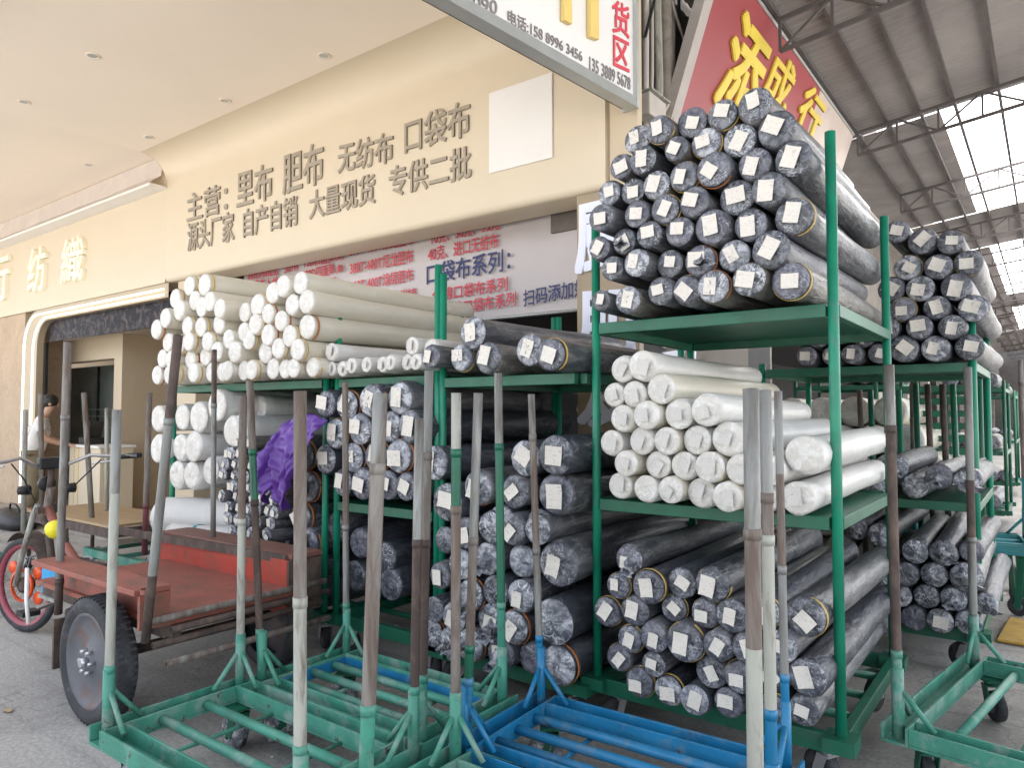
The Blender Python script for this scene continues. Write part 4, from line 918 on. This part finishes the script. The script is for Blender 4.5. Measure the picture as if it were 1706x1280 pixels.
    MB().lathe([(-.01, .10), (-.01, .115), (.01, .115), (.01, .10)], (0, -.03, 0), 'Y', 30).build('brake_disc', orange, fw)
    for y in (-.062, .062): B(MB().tube([(-5.88+y*.24, 2.08+y, .335), (-5.82, 2.09+y, .55), (-5.69, 2.11+y, .86), (-5.66, 2.11+y*.8, .92)], .019, 10), 'fork_leg', lgrey if y < 0 else drust)
    B(MB().box((-5.70, 2.04, .86), (-5.60, 2.18, .90)), 'fork_crown', drust)
    mb = MB(); pts = []
    for k in range(11):
        a = radians_ = -.35+k*.17; pts.append((-5.86+.0-.385*cos(a+1.2)*1, .335+.385*sin(a+1.2)))
    for k in range(10):
        (x0, z0), (x1, z1) = pts[k], pts[k+1]; mb.add([(x0, 2.03, z0-.012), (x0, 2.085, z0), (x0, 2.14, z0-.012), (x1, 2.03, z1-.012), (x1, 2.085, z1), (x1, 2.14, z1-.012)], [(0,1,4,3),(1,2,5,4)], 0, True)
    B(mb, 'mudguard', drust)
    # handlebar
    B(MB().tube([(-5.62, 2.11, .96), (-5.57, 2.11, 1.18)], .02, 10), 'stem', drust)
    h = B(MB().tube([(-5.50, 1.66, 1.235), (-5.50, 1.80, 1.235), (-5.53, 1.90, 1.255), (-5.58, 2.02, 1.19), (-5.58, 2.20, 1.19), (-5.53, 2.34, 1.255), (-5.50, 2.46, 1.245), (-5.48, 2.64, 1.24)], .013, 10), 'handlebar', steel)
    for y0, y1 in ((1.62, 1.76), (2.52, 2.68)): B(MB().tube([(-5.495, y0, 1.236), (-5.49, y1, 1.24)], .020, 10), 'grip', blackp, h)
    for y in (1.80, 2.48): B(MB().tube([(-5.50, y, 1.22), (-5.58, y+.02, 1.20), (-5.60, y-.10, 1.19)], .007, 6), 'brake_lever', steel, h)
    d = B(MB().box((-5.60, 2.02, 1.17), (-5.53, 2.20, 1.25)), 'dashboard', blackp, bev=.01)
    B(MB().lathe([(-.05, .001), (-.05, .04), (0, .055), (.02, .055), (.025, .05), (.025, .001)], (-5.66, 2.11, 1.06), 'X', 16), 'headlight', blackp)
    B(MB().tube([(-5.5, 1.84, 1.22), (-5.62, 1.96, 1.10), (-5.66, 2.04, .95), (-5.8, 2.02, .6), (-5.88, 2.02, .36)], .005, 6), 'brake_cable', cable)
    B(MB().tube([(-5.5, 2.4, 1.22), (-5.60, 2.28, 1.05), (-5.6, 2.15, .9), (-5.35, 2.14, .7)], .005, 6), 'brake_cable', cable)
    for p in ((-5.72, 2.0, 1.02), (-5.55, 2.22, 1.03)): B(MB().lathe([(-.05, .001), (-.04, .03), (.03, .035), (.04, .001)], p, 'Y', 12), 'turn_lamp', blackp)
    # battery boxes, stakes, odds and ends
    B(MB().box((-5.22, 1.93, .40), (-5.0, 2.06, .58)), 'battery_box', bluebox, bev=.01); B(MB().box((-5.23, 1.92, .375), (-4.99, 2.07, .395)), 'box_strap', lgrey)
    B(MB().box((-4.92, 1.90, .42), (-4.62, 2.02, .60)), 'tool_box', redp, bev=.008)
    B(MB().box((-4.55, 1.80, .30), (-4.3, 1.9, .44)), 'motor_cover', drust, bev=.02)
    a, b_ = atY(93, 905, 1.98), atY(118, 862, 2.0); B(MB().lathe([(-.05, .001), (-.05, .05), (.0, .062), (.05, .04), (.05, .001)], (-5.20, 2.0, .80), 'X', 14), 'warning_lamp', yellow)
    B(MB().tube([(-5.08, 1.80, .60), (-5.02, 1.78, .42), (-4.98, 1.78, .28)], .012, 8), 'side_stand', whitep)
    B(MB().tube([(-5.25, 2.11, .33), (-5.25, 1.95, .30), (-5.18, 1.88, .30)], .012, 8), 'pedal_crank', steel); B(MB().box((-5.23, 1.80, .285), (-5.13, 1.90, .315)), 'pedal', blackp)
    def stake(base, zb_, pxt, pyt, Yt, segs, r):
        bz = V(base); tp = atY(pxt, pyt, Yt); ln = ((tp.x-bz.x)/(tp.z-bz.z), (tp.y-bz.y)/(tp.z-bz.z))
        mb, ms = pole_mesh(bz.z, tp.z, [(bz.z+(tp.z-bz.z)*f, m) for f, m in segs], r, ln); o = mb.build('stake', ms, T); o.location = V((bz.x, bz.y, 0))-V(org)
        return o
    p = atY(99, 945, 1.76); stake((p.x, 1.76, .42), .42, 113, 570, 1.76, [(.12, drust), (.72, grey), (1, rust)], .021)
    p = atY(243, 1035, 1.68); stake((p.x, 1.68, .50), .5, 297, 558, 1.70, [(.22, drust), (.72, grey), (1, drust)], .021)
    p = atY(245, 950, 2.60); stake((p.x, 2.58, zf), zf, 249, 655, 2.58, [(.3, mat('maroon_pipe', (.12, .03, .04), .6, 0, .2, 6)), (1, rust)], .020)
    p = atY(355, 895, 2.70); stake((p.x, 2.70, zb), zb, 357, 583, 2.70, [(.7, grey), (1, drust)], .018)
    B(MB().lathe([(-.012, .024), (.012, .024)], (atY(243, 985, 1.68).x, 1.68, zb+.01), 'Z', 12), 'socket_ring', redb)
tricycle()

# ================================================================ PEOPLE
def person():
    p = V((-11.95, 4.28, .062)); T = thing('person', p, 'person in white shirt leaning over a counter at the shop entrance', 'person', None, R(62))
    def skin_obj(nm, m, nodes, edges, root):
        me = bpy.data.meshes.new(nm); me.from_pydata([n[:3] for n in nodes], edges, []); me.materials.append(m)
        o = bpy.data.objects.new(nm, me); C.objects.link(o); o.parent = T
        md = o.modifiers.new('skin', 'SKIN'); md.use_smooth_shade = True; sv_ = me.skin_vertices[0].data
        for i, n in enumerate(nodes): sv_[i].radius = (n[3], n[4] if len(n) > 4 else n[3]); sv_[i].use_root = i == root
        s = o.modifiers.new('sub', 'SUBSURF'); s.levels = s.render_levels = 2; return o
    # body (faces +x, back to the street), one continuous skinned figure
    nodes = [(0,0,.92,.13,.15),(.0,0,1.12,.125,.16),(.06,0,1.33,.12,.17),(.12,0,1.46,.06),(.17,0,1.54,.055),(.20,0,1.63,.085,.08),(.21,0,1.70,.07),
             (0,.09,.86,.09),(.03,.10,.48,.062),(-.02,.11,.10,.042),(.10,.12,.03,.04,.03),(0,-.09,.86,.09),(.02,-.10,.48,.062),(-.04,-.11,.10,.042),(.08,-.12,.03,.04,.03),
             (.08,.19,1.37,.06),(.16,.25,1.13,.045),(.36,.20,1.03,.035),(.44,.18,1.02,.03),(.08,-.19,1.37,.06),(.16,-.26,1.13,.045),(.37,-.20,1.05,.035),(.45,-.17,1.03,.03)]
    k = len(nodes); edges = [(0,1),(1,2),(2,3),(3,4),(4,5),(5,6),(0,7),(7,8),(8,9),(9,10),(0,11),(11,12),(12,13),(13,14),(2,15),(15,16),(16,17),(17,18),(2,19),(19,20),(20,21),(21,22)]
    for s_, w_ in ((1, 18), (-1, 22)):
        bx, by, bz = nodes[w_][:3]
        for j, (dy, L) in enumerate(((-.03, .075), (-.01, .085), (.012, .08), (.032, .065))):
            nodes.append((bx+.05, by+dy, bz-.005, .011)); nodes.append((bx+.05+L*.6, by+dy*1.1, bz-.02, .009)); nodes.append((bx+.05+L, by+dy*1.15, bz-.045, .008))
            n = len(nodes); edges += [(w_, n-3), (n-3, n-2), (n-2, n-1)]
        nodes.append((bx+.03, by-s_*.045, bz, .011)); nodes.append((bx+.06, by-s_*.06, bz-.02, .009)); n = len(nodes); edges += [(w_, n-2), (n-2, n-1)]
    skin_obj('body', skin, nodes, edges, 0)
    g_ = lambda n, r: (*n[:3], n[3]+r, (n[4] if len(n) > 4 else n[3])+r)
    skin_obj('shirt', shirt, [g_(nodes[0], .022), g_(nodes[1], .025), g_(nodes[2], .022), (.11,0,1.44,.075), g_(nodes[15], .022), (.125,.225,1.22,.072), g_(nodes[19], .022), (.125,-.23,1.22,.072)], [(0,1),(1,2),(2,3),(2,4),(4,5),(2,6),(6,7)], 1)
    skin_obj('trousers', trous, [(0,0,.93,.135,.155), g_(nodes[7], .02), g_(nodes[8], .026), (-.02,.11,.12,.062), g_(nodes[11], .02), g_(nodes[12], .026), (-.04,-.11,.12,.062)], [(0,1),(1,2),(2,3),(0,4),(4,5),(5,6)], 0)
    hm = MB(); hm.lathe([(-.115, .02), (-.10, .06), (-.06, .094), (0, .104), (.05, .092), (.085, .06), (.10, .002)], (0, 0, 0), 'Z', 20)
    ho = hm.build('hair', hair, T); ho.location = (.188, 0, 1.685); ho.rotation_euler.y = R(24); ho.scale = (1.02, .93, 1)
    for s_ in (-1, 1):
        MB().lathe([(-.012,.001),(-.01,.02),(.01,.022),(.012,.001)], (.195, s_*.092, 1.63), 'Y', 10).build('ear', skin, T); MB().lathe([(-.008,.001),(0,.012),(.008,.001)], (.278, s_*.033, 1.645), 'X', 10).build('eye', blackp, T)
    MB().tube([(.275,0,1.65),(.30,0,1.615),(.28,0,1.605)], .013, 8).build('nose', skin, T); MB().tube([(.277,-.025,1.575),(.285,0,1.573),(.277,.025,1.575)], .007, 8).build('mouth', mat('lips', (.35,.14,.12), .5), T)
    for s_ in (-1, 1): MB().box((-.07, s_*.115-.045, 0), (.18, s_*.115+.045, .07)).build('shoe', blackp, T, None, .02)
    x0 = -11.75; Tc = thing('counter', (x0, 4.72, .101), 'cream reception counter with a dark till inside the shop entrance', 'counter')
    MB().box((-.05, -.02, 0), (.95, .45, .96)).build('counter_body', cream, Tc, None, .01); MB().box((-.07, -.05, .961), (.97, .47, .995)).build('counter_top', whitep, Tc)
    for x in (.1, .25): MB().box((x, -.026, .02), (x+.02, -.021, .95)).build('gold_strip', gold, Tc)
    Tt = thing('cash_till', (x0+.2, 4.92, 1.097), 'black till and monitor standing on the cream counter', 'till')
    MB().box((-.2, -.12, 0), (.16, .15, .1)).build('till_base', blackp, Tt, None, .01); MB().bar((-.05, .03, .1), (-.02, .05, .34), .32, .03).build('till_screen', blackp, Tt)
person()

# ================================================================ FARTHER THINGS
def far_cart():   # flat trolley behind the tricycle, its poles standing
    T = thing('flat_trolley', (-7.3, 3.2, 0), 'plywood-topped trolley with standing pipes behind the tricycle', 'cart', 'carts near the shop entrance')
    MB().box((-.85, -.33, .58), (.9, .36, .605)).build('plywood_top', wood, T, None, .003)
    for y in (-.34, .33): MB().box((-.9, y, .50), (.95, y+.04, .578)).build('side_beam', drust, T)
    for x in (-.9, .9): MB().box((x, -.298, .50), (x+.04, .328, .576)).build('end_beam', drust, T)
    for x in (-.85, .86):
        for y in (-.3, .29): MB().tube([(x, y, .14), (x, y, .5)], .02, 8).build('leg', drust, T); caster(T, x, y, .07, .145, .3, steel)
    for px, py, pxb, Y, r, m in ((68, 657, 70, 3.0, .024, rust), (140, 655, 155, 3.0, .024, rust), (178, 680, 178, 3.3, .02, lgrey), (42, 683, 40, 2.85, .024, lgrey)):
        a = atY(px, py, Y); z = .3 if px == 42 else .5; bq = atY(pxb, 850, Y)
        o = MB().tube([V((bq.x, Y, z)), a], r, 10).build('pole', m, T, T.location)
    T2 = thing('flat_trolley', (-6.35, 3.35, 0), 'low worn green trolley frame glimpsed beneath the plywood-topped trolley', 'cart', 'carts near the shop entrance')
    for y in (-.3, .3): MB().box((-.9, y-.025, .24), (.9, y+.025, .31)).build('side_beam', greenw, T2)
    for x in (-.8, -.3, .2, .7): MB().tube([(x, -.274, .28), (x, .274, .28)], .02, 8).build('cross_rail', greenw, T2)
    for x in (-.8, .8):
        for y in (-.28, .28): caster(T2, x, y, .07, .239, .3, steel)
    p = atZ(25, 880, .0); o = thing('duffel_bag', (p.x, p.y, 0), 'black slumped bag lying by the shop entrance step', 'bag')
    mb = MB(); mb.lathe([(-.45, .001), (-.44, .12), (-.3, .2), (0, .22), (.3, .19), (.43, .12), (.45, .001)], (0, 0, .12), 'X', 16)
    for v in mb.v: v.z = max(0, v.z*.75+.02*sin(v.x*14)); 
    mb.build('bag_body', blackp, o); MB().tube([(-.2, 0, .22), (-.1, -.03, .33), (.1, -.03, .33), (.2, 0, .22)], .012, 8).build('bag_handle', cable, o)
    T3 = thing('flat_trolley', (-8.4, 2.2, 0), 'green trolley frame partly in view behind the tricycle front wheel', 'cart', 'carts near the shop entrance')
    for y in (-.3, .3): MB().box((-.7, y-.025, .22), (.7, y+.025, .29)).build('side_beam', greenw, T3)
    for x in (-.6, -.1, .4, .65): MB().tube([(x, -.274, .26), (x, .274, .26)], .02, 8).build('cross_rail', greenw, T3)
    for x in (-.6, .6):
        for y in (-.28, .28): caster(T3, x, y, .07, .219, .3, steel)
far_cart()
def stacked_frames():
    first = None
    for k in range(9):
        z = .95+k*.115
        lab = f'dark green cart frame in a tall stack up the alley, {ORD[k]} from the bottom'
        if first is None:
            T = thing('cart_frame', (-.92, 7.9, z), lab, 'cart frame', 'cart frames stacked up the alley')
            for y in (-.25, .25): MB().box((-.35, y-.02, 0), (.35, y+.02, .055)).build('side_beam', greend, T)
            for x in (-.35, 0, .35): MB().tube([(x, -.229, .03), (x, .229, .03)], .02, 8).build('cross_rail', greend, T)
            first = T
        else:
            T = first.copy(); C.objects.link(T); T.location.z = z; T.location.x += random.uniform(-.04, .04); T['label'] = lab
            for c in first.children: link_copy(c, T)
    T = thing('steel_rack', (-.92, 7.9, 0), 'slim dark stand carrying the stacked cart frames up the alley', 'rack')
    for x in (-.42, .42):
        for y in (-.3, .3): MB().tube([(x, y, .05), (x, y, 2.15)], .02, 8).build('post', greend, T); caster(T, x, y, .07, .2, .2, steel)
    MB().box((-.40, -.28, .86), (.40, .28, .945)).build('lower_shelf', greend, T); MB().box((-.44, -.32, .2), (.44, .32, .26)).build('deck_frame', drust, T)
    for k, z in ((0, .27),):
        b = MB().box((-1.25, 7.7, z), (-.65, 8.1, z+.58)).build('carton', mat('purple_sack', (.05, .02, .06), .7, 0, .3, 4, bump=.4, bs=5), None, (-.95, 7.9, z), .06); tag(b, 'dark purple sack under the stacked cart frames up the alley', 'sack')
stacked_frames()
cart('teal cart with bluish rails farther up the alley near the yellow mat', (-.55, 7.0, 0), .8, .6, R(8), mat('teal_paint', (.02, .20, .22), .5, 0, .25, 6), {(-1, -1): (640, None, [(860, rust), (700, grey)], .022), (1, 1): (600, None, [(800, rust), (640, grey)], .02)}, wrapped=False, rails=2, zf=.55)
def alley_bits():
    p = atZ(1700, 1062, .012); o = MB().add([(-.25,-.3,0),(.3,-.34,0),(.34,.3,0),(-.2,.36,0),(-.25,-.3,.02),(.3,-.34,.03),(.34,.3,.02),(-.2,.36,.035)], [(3,2,1,0),(4,5,6,7),(0,1,5,4),(1,2,6,5),(2,3,7,6),(3,0,4,7)]).build('floor_mat', mcloth, None, None, .01)
    o.location = (p.x+.12, p.y+.1, .004); tag(o, 'ochre floor mat on the concrete alley floor', 'mat')
    for i, (px, py, m, r, h) in enumerate(((1690, 960, tyre, .11, 0),)):
        q = atZ(px, py+25, 0); o = thing('loose_wheel', (q.x, q.y, 0), 'small dark castor wheel standing on the alley floor under the teal cart', 'wheel')
        MB().lathe([(-.03, .05), (-.035, .1), (-.02, .115), (.02, .115), (.035, .1), (.03, .05)], (0, 0, .115), 'X', 20).build('tyre', tyre, o); MB().lathe([(-.032, .001), (-.032, .055), (.032, .055), (.032, .001)], (0, 0, .115), 'X', 16).build('hub', hubg, o)
    # pale cloth bales behind the alley rack
    k = 0
    for ri, (z, n) in enumerate(((.13, 6), (.37, 6), (.61, 6), (.85, 6), (1.09, 6), (1.33, 5), (1.57, 5))):
        for ci in range(n):
            roll((-2.15+ci*.265+(ri % 2)*.13, 6.75, z), .13, 'c', f'pale bale behind the alley rack, {ORD[ci]} from the alley wall in {ORD[ri]} row', 'pale bales behind the alley rack', 1.4, False, name='cloth_bale', cat='cloth bale'); k += 1
    # upright props beside them
    for i, (px, y0, Y, m) in enumerate(((1432, 650, 6.55, rust), (1450, 650, 6.5, greend), (1497, 650, 6.6, green), (1525, 640, 6.5, greend), (1545, 640, 6.45, drust), (1570, 640, 6.4, drust), (1587, 640, 6.55, greend))):
        a = atY(px, y0, Y); o = MB().tube([(a.x+.03, Y, 0), (a.x, Y, a.z)], .022, 10).build('prop_pipe', m, None, (a.x, Y, 0))
        tag(o, f'{ {rust: "rusty", greend: "dark green", green: "bright green", drust: "brown"}[m]} pipe standing behind the alley rack, {ORD[i]} from the tall rack', 'pipe', 'pipes standing behind the alley rack')
    # racks farther up the alley
    for i, (x0, y0) in enumerate(((-2.6, 9.5), (-1.7, 11.6), (-1.75, 16.5))):
        rack(f'{["dark green rack of grey rolls ten steps up the alley", "second far rack of dim rolls up the alley", "most distant rack of dim rolls up the alley"][i]}', x0, x0+1.2, y0, y0+1.2, (2.0,)*4, (1.05, 1.9), paint=greend, casters=i == 0, group='racks far up the alley')
        for zi, z in enumerate((.28, 1.06, 1.91)):
            for ri in range(1):
                for ci in range(2, 5):
                    roll((x0+.16+ci*.22+ri*.11, y0-.1, z+.105+ri*.185), .105, 'k' if (i+zi) % 2 else 't', f'roll {ORD[ci]} from the alley wall, {["deck","middle","top"][zi]} of {["first","second","third"][i]} far rack', f'rolls on the far alley racks', 1.3, i == 0, None, False)
    # hanging odds and ends
    a = atX(1652, 540, -1.4); o = MB().box((-.05, -.12, -.28), (.03, .12, .25)).build('hanging_cloth', mat('ochre_cloth', (.35, .27, .08), .9), None, None, .03); o.location = (a.x, a.y, a.z); tag(o, 'ochre cloth hanging from the far rack post up the alley', 'cloth')
    # rolls inside the dim bay behind
    for ri in range(9):
        for ci in range(9):
            if ri in (4,): continue
            x = -3.95+ci*.115; z = .55+ri*.21
            if ri > 6 and ci < 5: continue
            roll((x+(ri % 2)*.05, 6.4, z), .055, 't', f'dim tagged roll in the bay, {ORD[ci]} from the navy banner end, {ORD[ri]} row up', 'rolls in the dim bay under the banner', .8, True, None, False, name='remnant_roll', cat='remnant roll')
alley_bits()

def litter():     # film scraps, paper bits and grit swept about the floor
    mb = MB(); rnd = random.Random(3)
    for k in range(70):
        x, y = rnd.uniform(-5.5, .6), rnd.uniform(.9, 6.5); r = rnd.choice((.008, .012, .02, .035)); a0 = rnd.uniform(0, 6); n = rnd.randint(4, 6)
        mb.add([(x+r*rnd.uniform(.5, 1.3)*cos(a0+i*2*pi/n), y+r*rnd.uniform(.4, 1.2)*sin(a0+i*2*pi/n), .004+rnd.uniform(0, r*.5)) for i in range(n)], [tuple(range(n))], rnd.choice((0, 0, 1, 2)))
    o = mb.build('litter', [whitep, capk, tan]); tag(o, 'film and paper scraps scattered over the concrete floor', 'litter', None, 'stuff')
litter()
